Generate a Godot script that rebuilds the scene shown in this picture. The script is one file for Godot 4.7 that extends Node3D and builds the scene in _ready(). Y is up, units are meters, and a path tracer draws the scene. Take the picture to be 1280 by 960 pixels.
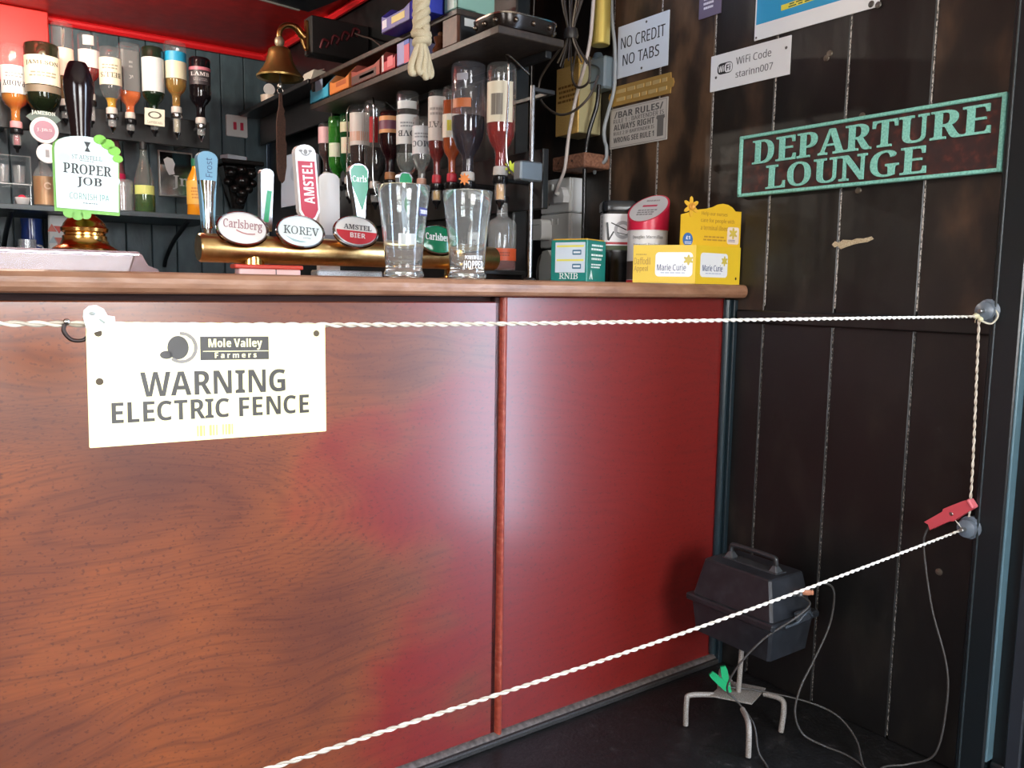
extends Node3D
# A pub corner: mahogany bar front, black boarded wall, optics behind the bar and an electric-fence joke strung across.
# x runs along the bar towards the boarded wall (x = 0), z comes out from the bar front (z = 0) towards the drinkers, y is up.

var mats := {}
var taken := {}
var texts := {}
var rng := RandomNumberGenerator.new()
var sans: Font
var serif: Font
var sans_bold: Font
var serif_bold: Font


func _ready() -> void:
	rng.seed = 7
	# ---- camera
	var cam := Camera3D.new()
	cam.name = "camera"
	cam.fov = 49.29
	cam.near = 0.05
	cam.far = 60.0
	add_child(cam)
	cam.transform = Transform3D(Basis(Vector3(0.8109, 0.0151, 0.585), Vector3(0.0548, 0.9933, -0.1017), Vector3(-0.5826, 0.1145, 0.8046)).orthonormalized(), Vector3(-1.88, 1.08, 1.5535))
	cam.current = true
	# ---- sky and exposure
	var we := WorldEnvironment.new()
	we.name = "world_environment"
	var env := Environment.new()
	env.background_mode = Environment.BG_SKY
	var sky := Sky.new()
	var sm := ProceduralSkyMaterial.new()
	sm.sky_top_color = Color(0.62, 0.72, 0.86)
	sm.sky_horizon_color = Color(0.86, 0.9, 0.94)
	sm.ground_horizon_color = Color(0.5, 0.5, 0.49)
	sm.ground_bottom_color = Color(0.4, 0.4, 0.4)
	sm.sky_energy_multiplier = 3.0
	sm.ground_energy_multiplier = 1.4
	sky.sky_material = sm
	env.sky = sky
	env.tonemap_mode = Environment.TONE_MAPPER_LINEAR
	env.tonemap_exposure = 1.35
	env.sdfgi_enabled = true
	env.ssao_enabled = true
	env.ssil_enabled = true
	we.environment = env
	add_child(we)
	# ---- daylight through the window behind the drinkers, the one in the left wall and the open door in the boarded wall
	area_light("window_daylight", Vector3(-1.35, 1.4, 3.58), Vector3(0, 0, -1), Vector2(1.4, 1.2), Color(1.0, 0.98, 0.95), 5.8)
	area_light("window_daylight", Vector3(-3.36, 1.5, 1.9), Vector3(1, 0, 0), Vector2(1.1, 1.2), Color(1.0, 0.98, 0.95), 2.9)
	area_light("doorway_daylight", Vector3(0.13, 1.05, 1.275), Vector3(-1, 0, 0), Vector2(0.62, 1.95), Color(0.82, 0.9, 1.0), 3.6)
	fonts()
	build_room()
	build_bar()
	build_fence()
	build_wall_signs()
	build_counter_things()
	build_fonts_and_pump()
	build_right_rack()
	build_back_bar()
	build_corner_services()


func area_light(called: String, at: Vector3, towards: Vector3, size: Vector2, c: Color, e: float) -> void:
	var l := AreaLight3D.new()
	l.name = numbered(called)
	add_child(l)
	l.position = at
	l.basis = Basis.looking_at(towards, Vector3.UP if absf(towards.y) < 0.9 else Vector3.BACK)
	l.area_size = size
	l.light_color = c
	l.light_energy = e
	l.area_range = 12.0
	l.area_attenuation = 2.0
	l.shadow_enabled = true


# ------------------------------------------------------------------ naming, tagging
func numbered(called: String) -> String:
	if not taken.has(called):
		taken[called] = 0
		return called
	taken[called] += 1
	return "%s_%03d" % [called, taken[called]]


func tag(o: Node, label: String, category: String, group := "") -> Node:
	o.set_meta("label", label)
	o.set_meta("category", category)
	if group:
		o.set_meta("group", group)
	return o


func thing(called: String, label: String, category: String, at := Vector3.ZERO, yaw := 0.0, group := "") -> Node3D:
	var o := Node3D.new()
	o.name = numbered(called)
	add_child(o)
	o.position = at
	o.rotation_degrees.y = yaw
	tag(o, label, category, group)
	return o


func part(parent: Node, called: String, mesh: Mesh, m: Material, at := Vector3.ZERO, rot := Vector3.ZERO) -> MeshInstance3D:
	var o := MeshInstance3D.new()
	o.name = called
	o.mesh = mesh
	o.material_override = m
	o.position = at
	o.rotation_degrees = rot
	parent.add_child(o, true)
	return o


func lone(called: String, label: String, category: String, mesh: Mesh, m: Material, at := Vector3.ZERO, rot := Vector3.ZERO, group := "") -> MeshInstance3D:
	var o := part(self, numbered(called), mesh, m, at, rot)
	tag(o, label, category, group)
	return o


func struct(called: String, mesh: Mesh, m: Material, at := Vector3.ZERO, rot := Vector3.ZERO) -> MeshInstance3D:
	var o := part(self, numbered(called), mesh, m, at, rot)
	o.set_meta("kind", "structure")
	return o


func struct_node(called: String, at := Vector3.ZERO, yaw := 0.0) -> Node3D:
	var o := Node3D.new()
	o.name = numbered(called)
	add_child(o)
	o.position = at
	o.rotation_degrees.y = yaw
	o.set_meta("kind", "structure")
	return o


# ------------------------------------------------------------------ materials
func col(r: int, g: int, b: int) -> Color:
	return Color8(r, g, b)


func mk(c: Color, rough := 0.6, metal := 0.0, spec := 0.5) -> StandardMaterial3D:
	var key := "%s %.2f %.2f %.2f" % [c.to_html(), rough, metal, spec]
	if not mats.has(key):
		var m := StandardMaterial3D.new()
		m.albedo_color = c
		m.roughness = rough
		m.metallic = metal
		m.metallic_specular = spec
		mats[key] = m
	return mats[key]


func pane(c: Color, alpha: float, rough := 0.03) -> StandardMaterial3D:
	var key := "pane %s %.2f %.2f" % [c.to_html(), alpha, rough]
	if not mats.has(key):
		var m := StandardMaterial3D.new()
		m.transparency = BaseMaterial3D.TRANSPARENCY_ALPHA
		m.albedo_color = Color(c.r, c.g, c.b, alpha)
		m.roughness = rough
		mats[key] = m
	return mats[key]


func solid_glass(c: Color, alpha := 0.0, scale := 0.05, rough := 0.02) -> StandardMaterial3D:
	var key := "glass %s %.2f %.3f %.2f" % [c.to_html(), alpha, scale, rough]
	if not mats.has(key):
		var m := StandardMaterial3D.new()
		m.refraction_enabled = true
		m.refraction_scale = scale
		m.transparency = BaseMaterial3D.TRANSPARENCY_ALPHA
		m.albedo_color = Color(c.r, c.g, c.b, alpha)
		m.roughness = rough
		mats[key] = m
	return mats[key]


func noise(freq: float, octaves := 4, sd := 1, kind := FastNoiseLite.TYPE_SIMPLEX_SMOOTH) -> FastNoiseLite:
	var n := FastNoiseLite.new()
	n.noise_type = kind
	n.seed = sd
	n.frequency = freq
	n.fractal_octaves = octaves
	return n


func noise_tex(freq: float, octaves: int, sd: int, stops: Array, size := 512, as_normal := false, bump := 4.0) -> NoiseTexture2D:
	var t := NoiseTexture2D.new()
	t.width = size
	t.height = size
	t.seamless = true
	t.noise = noise(freq, octaves, sd)
	if as_normal:
		t.as_normal_map = true
		t.bump_strength = bump
	elif stops:
		var g := Gradient.new()
		var offs := PackedFloat32Array()
		var cols := PackedColorArray()
		for s in stops:
			offs.append(s[0])
			cols.append(s[1])
		g.offsets = offs
		g.colors = cols
		t.color_ramp = g
	return t


# a surface of mottled colour (world triplanar), slightly uneven in gloss
func mottled(key: String, stops: Array, tile: float, rough: float, freq := 0.02, metal := 0.0, bump := 0.0, stretch := Vector3.ONE) -> StandardMaterial3D:
	if not mats.has(key):
		var m := StandardMaterial3D.new()
		m.albedo_texture = noise_tex(freq, 5, key.hash() % 1000, stops)
		m.roughness = rough
		m.metallic = metal
		m.uv1_triplanar = true
		m.uv1_world_triplanar = true
		m.uv1_scale = stretch / tile
		if bump > 0.0:
			m.normal_enabled = true
			m.normal_texture = noise_tex(freq * 3.0, 4, 5, [], 512, true, 6.0)
			m.normal_scale = bump
		mats[key] = m
	return mats[key]


# ------------------------------------------------------------------ meshes
func arr_mesh(v: PackedVector3Array, n: PackedVector3Array, idx: PackedInt32Array, uv := PackedVector2Array()) -> ArrayMesh:
	var a := []
	a.resize(Mesh.ARRAY_MAX)
	a[Mesh.ARRAY_VERTEX] = v
	a[Mesh.ARRAY_NORMAL] = n
	a[Mesh.ARRAY_INDEX] = idx
	if uv.size() == v.size():
		a[Mesh.ARRAY_TEX_UV] = uv
	var m := ArrayMesh.new()
	m.add_surface_from_arrays(Mesh.PRIMITIVE_TRIANGLES, a)
	return m


# adds a flat convex polygon facing away from c
func poly(v: PackedVector3Array, n: PackedVector3Array, idx: PackedInt32Array, pts: Array, c: Vector3) -> void:
	var nn: Vector3 = (pts[1] - pts[0]).cross(pts[2] - pts[0])
	if nn.length() < 1e-14:
		return
	nn = nn.normalized()
	var mid := Vector3.ZERO
	for p in pts:
		mid += p
	mid /= pts.size()
	var flip := nn.dot(mid - c) < 0.0
	if flip:
		nn = -nn
	var b := v.size()
	for p in pts:
		v.append(p)
		n.append(nn)
	for i in range(1, pts.size() - 1):
		if flip:
			idx.append_array(PackedInt32Array([b, b + i, b + i + 1]))
		else:
			idx.append_array(PackedInt32Array([b, b + i + 1, b + i]))


# chamfered box, centred
func bx(sx: float, sy: float, sz: float, b := 0.002) -> ArrayMesh:
	var h := Vector3(sx, sy, sz) / 2.0
	b = minf(b, minf(h.x, minf(h.y, h.z)) * 0.9)
	var v := PackedVector3Array()
	var n := PackedVector3Array()
	var idx := PackedInt32Array()
	if b <= 0.0:
		b = 0.00001
	var P := func(s: Vector3, ax: int) -> Vector3:
		var q := Vector3(s.x * (h.x - b), s.y * (h.y - b), s.z * (h.z - b))
		q[ax] = s[ax] * h[ax]
		return q
	var c := Vector3.ZERO
	for ax in 3:
		var a1 := (ax + 1) % 3
		var a2 := (ax + 2) % 3
		for sg in [-1.0, 1.0]:
			var pts := []
			for k in [[-1, -1], [1, -1], [1, 1], [-1, 1]]:
				var s := Vector3.ZERO
				s[ax] = sg
				s[a1] = k[0]
				s[a2] = k[1]
				pts.append(P.call(s, ax))
			poly(v, n, idx, pts, c)
			for sg2 in [-1.0, 1.0]:
				var s1 := Vector3.ZERO
				s1[ax] = sg
				s1[a1] = sg2
				s1[a2] = -1
				var s2 := s1
				s2[a2] = 1
				poly(v, n, idx, [P.call(s1, ax), P.call(s2, ax), P.call(s2, a1), P.call(s1, a1)], c)
	for x in [-1, 1]:
		for y in [-1, 1]:
			for z in [-1, 1]:
				var s := Vector3(x, y, z)
				poly(v, n, idx, [P.call(s, 0), P.call(s, 1), P.call(s, 2)], c)
	return arr_mesh(v, n, idx)


# frustum box: bottom size (bx0,bz0) at y 0, top size at y h
func taper(b0: Vector2, t0: Vector2, h: float, bev := 0.004) -> ArrayMesh:
	var v := PackedVector3Array()
	var n := PackedVector3Array()
	var idx := PackedInt32Array()
	var c := Vector3(0, h / 2, 0)
	var ring := func(s: Vector2, y: float) -> Array:
		var o := []
		for k in [[-1, -1, 0, 1], [-1, -1, 1, 0], [1, -1, -1, 0], [1, -1, 0, 1], [1, 1, 0, -1], [1, 1, -1, 0], [-1, 1, 1, 0], [-1, 1, 0, -1]]:
			o.append(Vector3(k[0] * s.x / 2 + k[2] * bev, y, k[1] * s.y / 2 + k[3] * bev))
		return o
	var A: Array = ring.call(b0, 0.0)
	var B: Array = ring.call(t0, h - bev * 0.6)
	var C: Array = ring.call(t0 - Vector2(bev, bev) * 1.2, h)
	for i in 8:
		var j := (i + 1) % 8
		poly(v, n, idx, [A[i], A[j], B[j], B[i]], c)
		poly(v, n, idx, [B[i], B[j], C[j], C[i]], c)
	poly(v, n, idx, C, c)
	poly(v, n, idx, A, c)
	return arr_mesh(v, n, idx)


# lathe: profile of (radius, y) travelled so that the outside lies to the right of upward travel; sx, sz squash the section
func lathe(prof: Array, seg := 24, a0 := 0.0, a1 := TAU, sx := 1.0, sz := 1.0, square := 0.0) -> ArrayMesh:
	var v := PackedVector3Array()
	var n := PackedVector3Array()
	var idx := PackedInt32Array()
	var uv := PackedVector2Array()
	var cnt := prof.size()
	var sn := []
	for i in cnt - 1:
		var d: Vector2 = prof[i + 1] - prof[i]
		sn.append(Vector2(d.y, -d.x).normalized())
	for i in cnt - 1:
		var d: Vector2 = prof[i + 1] - prof[i]
		if d.length() < 1e-9:
			continue
		var n0: Vector2 = sn[i]
		var n1: Vector2 = sn[i]
		if i > 0 and sn[i].dot(sn[i - 1]) > 0.75:
			n0 = (sn[i] + sn[i - 1]).normalized()
		if i < cnt - 2 and sn[i].dot(sn[i + 1]) > 0.75:
			n1 = (sn[i] + sn[i + 1]).normalized()
		var b := v.size()
		for k in seg + 1:
			var a: float = lerpf(a0, a1, float(k) / seg)
			var ca := sin(a)
			var sa := cos(a)
			var q := 1.0
			if square > 0.0:
				q = 1.0 / pow(pow(absf(ca), square) + pow(absf(sa), square), 1.0 / square)
			for e in 2:
				var p: Vector2 = prof[i + e]
				var m: Vector2 = n0 if e == 0 else n1
				v.append(Vector3(p.x * ca * sx * q, p.y, p.x * sa * sz * q))
				var nx := ca
				var nz := sa
				if square > 0.0:
					nx = signf(ca) * pow(absf(ca), square - 1.0)
					nz = signf(sa) * pow(absf(sa), square - 1.0)
					var l := sqrt(nx * nx + nz * nz)
					nx /= l
					nz /= l
				n.append(Vector3(m.x * nx / sx, m.y, m.x * nz / sz).normalized())
				uv.append(Vector2(float(k) / seg, p.y))
		for k in seg:
			var o := b + k * 2
			idx.append_array(PackedInt32Array([o, o + 1, o + 2, o + 2, o + 1, o + 3]))
	return arr_mesh(v, n, idx, uv)


func cyl(r: float, h: float, seg := 20, bev := 0.001) -> ArrayMesh:
	bev = minf(bev, minf(r, h) * 0.4)
	return lathe([Vector2(0, 0), Vector2(r - bev, 0), Vector2(r, bev), Vector2(r, h - bev), Vector2(r - bev, h), Vector2(0, h)], seg)


func ball(r: float, seg := 16, sy := 1.0) -> ArrayMesh:
	var p := []
	for i in 9:
		var a := -PI / 2 + PI * i / 8.0
		p.append(Vector2(cos(a) * r, sin(a) * r * sy))
	return lathe(p, seg)


# tube along points; radius a number or an array
func tube(pts: Array, rad, seg := 8) -> ArrayMesh:
	var v := PackedVector3Array()
	var n := PackedVector3Array()
	var idx := PackedInt32Array()
	var cnt := pts.size()
	var up := Vector3.UP
	var t0: Vector3 = (pts[1] - pts[0]).normalized()
	if absf(t0.dot(up)) > 0.95:
		up = Vector3.RIGHT
	var u := (up - t0 * up.dot(t0)).normalized()
	for i in cnt:
		var t: Vector3
		if i == 0:
			t = pts[1] - pts[0]
		elif i == cnt - 1:
			t = pts[i] - pts[i - 1]
		else:
			t = pts[i + 1] - pts[i - 1]
		t = t.normalized()
		u = (u - t * u.dot(t)).normalized()
		var w := t.cross(u)
		var r: float = rad[i] if rad is Array else rad
		for k in seg:
			var a := TAU * k / seg
			var d := u * cos(a) + w * sin(a)
			v.append(pts[i] + d * r)
			n.append(d)
	for i in cnt - 1:
		for k in seg:
			var a := i * seg + k
			var b := i * seg + (k + 1) % seg
			idx.append_array(PackedInt32Array([a, a + seg, b, b, a + seg, b + seg]))
	for e in 2:
		var base := v.size()
		var o := 0 if e == 0 else (cnt - 1) * seg
		var nn: Vector3 = (pts[0] - pts[1]).normalized() if e == 0 else (pts[cnt - 1] - pts[cnt - 2]).normalized()
		for k in seg:
			v.append(v[o + k])
			n.append(nn)
		for k in range(1, seg - 1):
			if e == 0:
				idx.append_array(PackedInt32Array([base, base + k, base + k + 1]))
			else:
				idx.append_array(PackedInt32Array([base, base + k + 1, base + k]))
	return arr_mesh(v, n, idx)


func smooth(pts: Array, per := 6) -> Array:
	var o := []
	for i in pts.size() - 1:
		var p0: Vector3 = pts[maxi(i - 1, 0)]
		var p1: Vector3 = pts[i]
		var p2: Vector3 = pts[i + 1]
		var p3: Vector3 = pts[mini(i + 2, pts.size() - 1)]
		for k in per:
			o.append(p1.cubic_interpolate(p2, p0, p3, float(k) / per))
	o.append(pts[-1])
	return o


func wire(pts: Array, r: float, seg := 6) -> ArrayMesh:
	return tube(smooth(pts), r, seg)


# flat outline in xy, thickness d centred on z, small chamfer on the front
func extrude(out: PackedVector2Array, d: float) -> ArrayMesh:
	var v := PackedVector3Array()
	var n := PackedVector3Array()
	var idx := PackedInt32Array()
	if Geometry2D.is_polygon_clockwise(out):
		out = out.duplicate()
		out.reverse()
	var tri := Geometry2D.triangulate_polygon(out)
	for e in 2:
		var z := d / 2 if e == 0 else -d / 2
		var b := v.size()
		for p in out:
			v.append(Vector3(p.x, p.y, z))
			n.append(Vector3(0, 0, 1 if e == 0 else -1))
		for i in range(0, tri.size(), 3):
			var a := tri[i]
			var c := tri[i + 1]
			var f := tri[i + 2]
			var ccw: bool = (out[c] - out[a]).cross(out[f] - out[a]) > 0
			if ccw == (e == 0):
				idx.append_array(PackedInt32Array([b + a, b + f, b + c]))
			else:
				idx.append_array(PackedInt32Array([b + a, b + c, b + f]))
	var m := out.size()
	for i in m:
		var p := out[i]
		var q := out[(i + 1) % m]
		var nn := Vector3(q.y - p.y, p.x - q.x, 0).normalized()
		var b := v.size()
		for pt in [Vector3(p.x, p.y, d / 2), Vector3(q.x, q.y, d / 2), Vector3(q.x, q.y, -d / 2), Vector3(p.x, p.y, -d / 2)]:
			v.append(pt)
			n.append(nn)
		idx.append_array(PackedInt32Array([b, b + 1, b + 2, b, b + 2, b + 3]))
	return arr_mesh(v, n, idx)


func rounded(w: float, h: float, r: float, k := 5) -> PackedVector2Array:
	var o := PackedVector2Array()
	for c in [[1, 1, 0.0], [-1, 1, 90.0], [-1, -1, 180.0], [1, -1, 270.0]]:
		for i in k + 1:
			var a := deg_to_rad(c[2] + 90.0 * i / k)
			o.append(Vector2(c[0] * (w / 2 - r) + cos(a) * r, c[1] * (h / 2 - r) + sin(a) * r))
	return o


func ellipse(rx: float, ry: float, k := 28) -> PackedVector2Array:
	var o := PackedVector2Array()
	for i in k:
		o.append(Vector2(cos(TAU * i / k) * rx, sin(TAU * i / k) * ry))
	return o


func join(list: Array) -> ArrayMesh:
	var st := SurfaceTool.new()
	st.begin(Mesh.PRIMITIVE_TRIANGLES)
	for e in list:
		var t := Transform3D(Basis.from_euler((e[2] if e.size() > 2 else Vector3.ZERO) * PI / 180.0), e[1] if e.size() > 1 else Vector3.ZERO)
		st.append_from(e[0], 0, t)
	return st.commit()


# paper wrapped round a bottle of radius r, ar = half angle in degrees, facing +z
func wrap_patch(r: float, y0: float, y1: float, ar: float, seg := 12) -> ArrayMesh:
	return lathe([Vector2(r, y0), Vector2(r, y1)], seg, -deg_to_rad(ar), deg_to_rad(ar))


func fonts() -> void:
	var mkf := func(family: String, weight: int) -> Font:
		var f := SystemFont.new()
		f.font_names = PackedStringArray([family])
		f.font_weight = weight
		return f
	sans = mkf.call("Droid Sans", 400)
	serif = mkf.call("Droid Serif", 400)
	sans_bold = mkf.call("Droid Sans", 700)
	serif_bold = mkf.call("Droid Serif", 700)


# lettering fitted to w x h metres, facing +z, its middle at the origin; r > 0 bends it round a cylinder
func letters(s: String, w: float, h: float, f: Font = null, r := 0.0, depth := 0.0005) -> ArrayMesh:
	var key := "%s|%.4f|%.4f|%s|%.3f|%.4f" % [s, w, h, str(f), r, depth]
	if texts.has(key):
		return texts[key]
	var t := TextMesh.new()
	t.text = s
	t.font = f if f else sans
	t.font_size = 40
	t.pixel_size = 0.01
	t.curve_step = 2.0
	t.depth = 0.1
	var a := t.get_mesh_arrays()
	var v: PackedVector3Array = a[Mesh.ARRAY_VERTEX]
	var n: PackedVector3Array = a[Mesh.ARRAY_NORMAL]
	var lo := Vector3.INF
	var hi := -Vector3.INF
	for p in v:
		lo = lo.min(p)
		hi = hi.max(p)
	var sc := Vector3(w / maxf(hi.x - lo.x, 1e-4), h / maxf(hi.y - lo.y, 1e-4), depth / 0.1)
	var mid := (lo + hi) / 2
	for i in v.size():
		var p := (v[i] - mid) * sc
		if r > 0.0:
			var an := p.x / r
			p = Vector3(sin(an) * (r + p.z), p.y, cos(an) * (r + p.z))
			n[i] = n[i].rotated(Vector3.UP, an)
		v[i] = p
	a[Mesh.ARRAY_VERTEX] = v
	a[Mesh.ARRAY_NORMAL] = n
	var b := []
	b.resize(Mesh.ARRAY_MAX)
	for k in [Mesh.ARRAY_VERTEX, Mesh.ARRAY_NORMAL, Mesh.ARRAY_INDEX]:
		b[k] = a[k]
	var m := ArrayMesh.new()
	m.add_surface_from_arrays(Mesh.PRIMITIVE_TRIANGLES, b)
	texts[key] = m
	return m


# a few rows of small print too small to read, as short printed dashes
func small_print(w: float, h: float, rows: int, r := 0.0, sd := 3) -> ArrayMesh:
	var rg := RandomNumberGenerator.new()
	rg.seed = sd
	var list := []
	for i in rows:
		var y := h / 2 - h * (i + 0.5) / rows
		var x := -w / 2 + rg.randf() * w * 0.1
		while x < w / 2 - w * 0.08:
			var l := minf(w * rg.randf_range(0.07, 0.2), w / 2 - x)
			var at := Vector3(x + l / 2, y, 0)
			var rot := Vector3.ZERO
			if r > 0.0:
				var an := at.x / r
				at = Vector3(sin(an) * r, y, cos(an) * r)
				rot.y = rad_to_deg(an)
			list.append([bx(l, h / rows * 0.5, 0.0005, 0.0), at, rot])
			x += l + w * 0.035
	return join(list)


# ------------------------------------------------------------------ the room
func build_room() -> void:
	var black_floor := mottled("floor black", [[0.0, col(12, 12, 12)], [0.6, col(18, 18, 18)], [0.8, col(26, 25, 25)], [0.92, col(52, 50, 49)], [1.0, col(84, 80, 78)]], 0.45, 0.5, 0.02, 0.0, 0.25)
	struct("floor", bx(3.9, 0.1, 6.4, 0.0), black_floor, Vector3(-1.6, -0.05, 0.62))
	struct("floor", bx(6.0, 0.1, 9.0, 0.0), mk(col(150, 148, 142), 0.9), Vector3(3.4, -0.12, 1.0)).set_meta("label", "grey pavement outside the open door")
	var paint := mottled("pub wall paint", [[0.0, col(122, 92, 66)], [1.0, col(142, 110, 82)]], 0.8, 0.7)
	var dark := mk(col(20, 20, 21), 0.4)
	# ---- boarded wall on the right: planks with pale filler showing in the joints
	var wall := struct_node("wall_right")
	part(wall, "backing", bx(0.12, 2.6, 1.85, 0.0), mk(col(30, 26, 23), 0.8), Vector3(0.075, 1.3, -0.165))
	part(wall, "backing", bx(0.12, 2.6, 2.15, 0.0), paint, Vector3(0.075, 1.3, 2.675))
	part(wall, "backing", bx(0.12, 0.5, 0.66, 0.0), paint, Vector3(0.075, 2.35, 1.275))
	part(wall, "backing", bx(0.12, 2.6, 0.19, 0.0), mk(col(20, 22, 24), 0.4), Vector3(0.075, 1.3, 0.85))
	var tones := [
		mottled("plank brown", [[0.0, col(26, 20, 16)], [0.4, col(46, 35, 27)], [0.65, col(78, 58, 42)], [1.0, col(104, 78, 56)]], 0.9, 0.4, 0.012, 0.0, 0.05, Vector3(1.0, 0.45, 1.0)),
		mottled("plank dark brown", [[0.0, col(20, 17, 15)], [0.5, col(30, 25, 21)], [0.75, col(52, 39, 30)], [1.0, col(76, 56, 42)]], 0.9, 0.4, 0.012, 0.0, 0.05, Vector3(1.0, 0.45, 1.0)),
		mottled("plank black", [[0.0, col(12, 12, 12)], [0.6, col(17, 16, 15)], [0.85, col(26, 24, 21)], [1.0, col(40, 35, 30)]], 0.9, 0.4, 0.012, 0.0, 0.05, Vector3(1.0, 0.45, 1.0)),
	]
	var plank_b: Material = tones[2]
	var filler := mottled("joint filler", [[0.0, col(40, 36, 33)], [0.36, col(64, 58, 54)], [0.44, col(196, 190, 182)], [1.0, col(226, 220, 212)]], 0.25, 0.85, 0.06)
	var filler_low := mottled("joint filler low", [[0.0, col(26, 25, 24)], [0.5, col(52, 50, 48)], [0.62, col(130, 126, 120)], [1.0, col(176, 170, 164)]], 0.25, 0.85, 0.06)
	var zs := [-1.05, -0.937, -0.727, -0.517, -0.307, -0.097, 0.113, 0.324, 0.534, 0.735]
	var tone := [1, 1, 1, 0, 0, 1, 2, 2, 1]  # browner upper planks paint reflected glare, blacker ones weaker light, into the colour
	for i in zs.size() - 1:
		var w: float = zs[i + 1] - zs[i] - 0.005
		part(wall, "plank", bx(0.015, 1.57, w, 0.002), tones[tone[i]], Vector3(0.0075, 1.812, (zs[i] + zs[i + 1]) / 2))
		part(wall, "plank", bx(0.015, 1.02, w, 0.002), plank_b, Vector3(0.0075, 0.512, (zs[i] + zs[i + 1]) / 2))
		if i > 2:
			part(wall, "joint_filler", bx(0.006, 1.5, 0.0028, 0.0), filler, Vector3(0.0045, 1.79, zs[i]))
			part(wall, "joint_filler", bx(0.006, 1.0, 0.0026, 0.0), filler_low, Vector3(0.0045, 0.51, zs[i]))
	part(wall, "rail", bx(0.014, 0.036, 0.69, 0.004), plank_b, Vector3(-0.007, 1.011, 0.375))
	# a splash of bare cream plaster where paint has chipped away, and screw heads
	var chip := PackedVector2Array([Vector2(-0.055, 0.0), Vector2(-0.047, 0.008), Vector2(-0.036, 0.004), Vector2(-0.025, 0.011), Vector2(0.0, 0.009), Vector2(0.012, 0.013), Vector2(0.03, 0.012), Vector2(0.05, 0.016), Vector2(0.056, 0.01), Vector2(0.04, 0.003), Vector2(0.018, 0.001), Vector2(0.002, -0.002), Vector2(-0.018, -0.008), Vector2(-0.03, -0.012), Vector2(-0.037, -0.004), Vector2(-0.047, -0.007)])
	var chips := part(wall, "paint_chip", extrude(chip, 0.0012), mottled("bare plaster", [[0.0, col(150, 132, 104)], [1.0, col(206, 190, 158)]], 0.05, 0.9), Vector3(-0.0006, 1.198, 0.362), Vector3(0, -90, 0))
	chips.set_meta("label", "cream bare patch where black paint has flaked off")
	for s in [[1.325, 0.37], [1.5, 0.368], [1.664, 0.27], [1.655, 0.262], [0.45, 0.63]]:
		part(wall, "screw_head", lathe([Vector2(0.0085, 0), Vector2(0.007, 0.003), Vector2(0, 0.004)], 12), mk(col(120, 112, 100), 0.4, 0.8), Vector3(0, s[0], s[1]), Vector3(0, 0, 90))
	# ---- door post with rounded mouldings at the open doorway
	var post := struct_node("door_1")
	var gloss := mk(col(22, 34, 38), 0.18)
	part(post, "jamb", bx(0.13, 2.1, 0.03, 0.004), gloss, Vector3(0.06, 1.05, 0.955))
	var blue := mk(col(84, 112, 122), 0.25)
	part(post, "architrave", bx(0.034, 2.1, 0.062, 0.004), mk(col(20, 26, 29), 0.3), Vector3(-0.017, 1.05, 0.742))
	part(post, "bead", bx(0.03, 2.02, 0.006, 0.002), blue, Vector3(-0.017, 1.08, 0.775))
	part(post, "bead", lathe([Vector2(0.0025, 0.02), Vector2(0.0025, 2.08)], 10), mk(col(34, 44, 48), 0.4), Vector3(-0.034, 0.0, 0.722))
	part(post, "inner_strip", bx(0.014, 2.08, 0.03, 0.003), mk(col(40, 44, 50), 0.35), Vector3(-0.007, 1.04, 0.82))
	part(post, "lining", bx(0.006, 2.1, 0.17, 0.002), mk(col(18, 22, 24), 0.35), Vector3(-0.003, 1.05, 0.862))
	part(post, "plinth_block", bx(0.02, 0.07, 0.03, 0.004), mk(col(20, 26, 29), 0.3), Vector3(-0.01, 0.035, 0.793))
	part(post, "jamb", bx(0.13, 2.1, 0.04, 0.004), gloss, Vector3(0.06, 1.05, 1.605))
	part(post, "lintel", bx(0.13, 0.05, 0.68, 0.004), gloss, Vector3(0.06, 2.125, 1.28))
	# ---- the rest of the public side
	var left := struct_node("wall_left")
	part(left, "masonry", bx(0.15, 0.9, 6.3, 0.0), paint, Vector3(-3.475, 0.45, 0.6))
	part(left, "masonry", bx(0.15, 0.5, 6.3, 0.0), paint, Vector3(-3.475, 2.35, 0.6))
	part(left, "masonry", bx(0.15, 1.2, 3.85, 0.0), paint, Vector3(-3.475, 1.5, -0.625))
	part(left, "masonry", bx(0.15, 1.2, 1.25, 0.0), paint, Vector3(-3.475, 1.5, 3.125))
	var back := struct_node("wall_back")
	part(back, "masonry", bx(3.6, 0.8, 0.15, 0.0), paint, Vector3(-1.7, 0.4, 3.72))
	part(back, "masonry", bx(3.6, 0.6, 0.15, 0.0), paint, Vector3(-1.7, 2.3, 3.72))
	part(back, "masonry", bx(1.4, 1.2, 0.15, 0.0), paint, Vector3(-2.8, 1.4, 3.72))
	part(back, "masonry", bx(0.7, 1.2, 0.15, 0.0), paint, Vector3(-0.25, 1.4, 3.72))
	var k := 1
	for s in [[Vector3(-1.35, 1.4, 3.72), 1.5, 0.0], [Vector3(-3.475, 1.5, 1.9), 1.2, 90.0]]:
		var w := struct_node("window_%d" % k, s[0], s[2])
		k += 1
		var wm := mk(col(225, 222, 214), 0.5)
		for e in [-1, 1]:
			part(w, "frame_stile", bx(0.05, 1.19, 0.08), wm, Vector3(e * (s[1] / 2 - 0.025), 0, 0))
			part(w, "frame_rail", bx(s[1] - 0.1, 0.05, 0.08), wm, Vector3(0, e * 0.57, 0))
		part(w, "glazing_bar", bx(0.03, 1.1, 0.05), wm)
		part(w, "glazing_bar", bx(s[1] - 0.1, 0.03, 0.05), wm, Vector3(0, 0.1, 0))
		part(w, "pane", bx(s[1] - 0.06, 1.15, 0.004, 0.0), pane(Color(1, 1, 1), 0.03))
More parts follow.
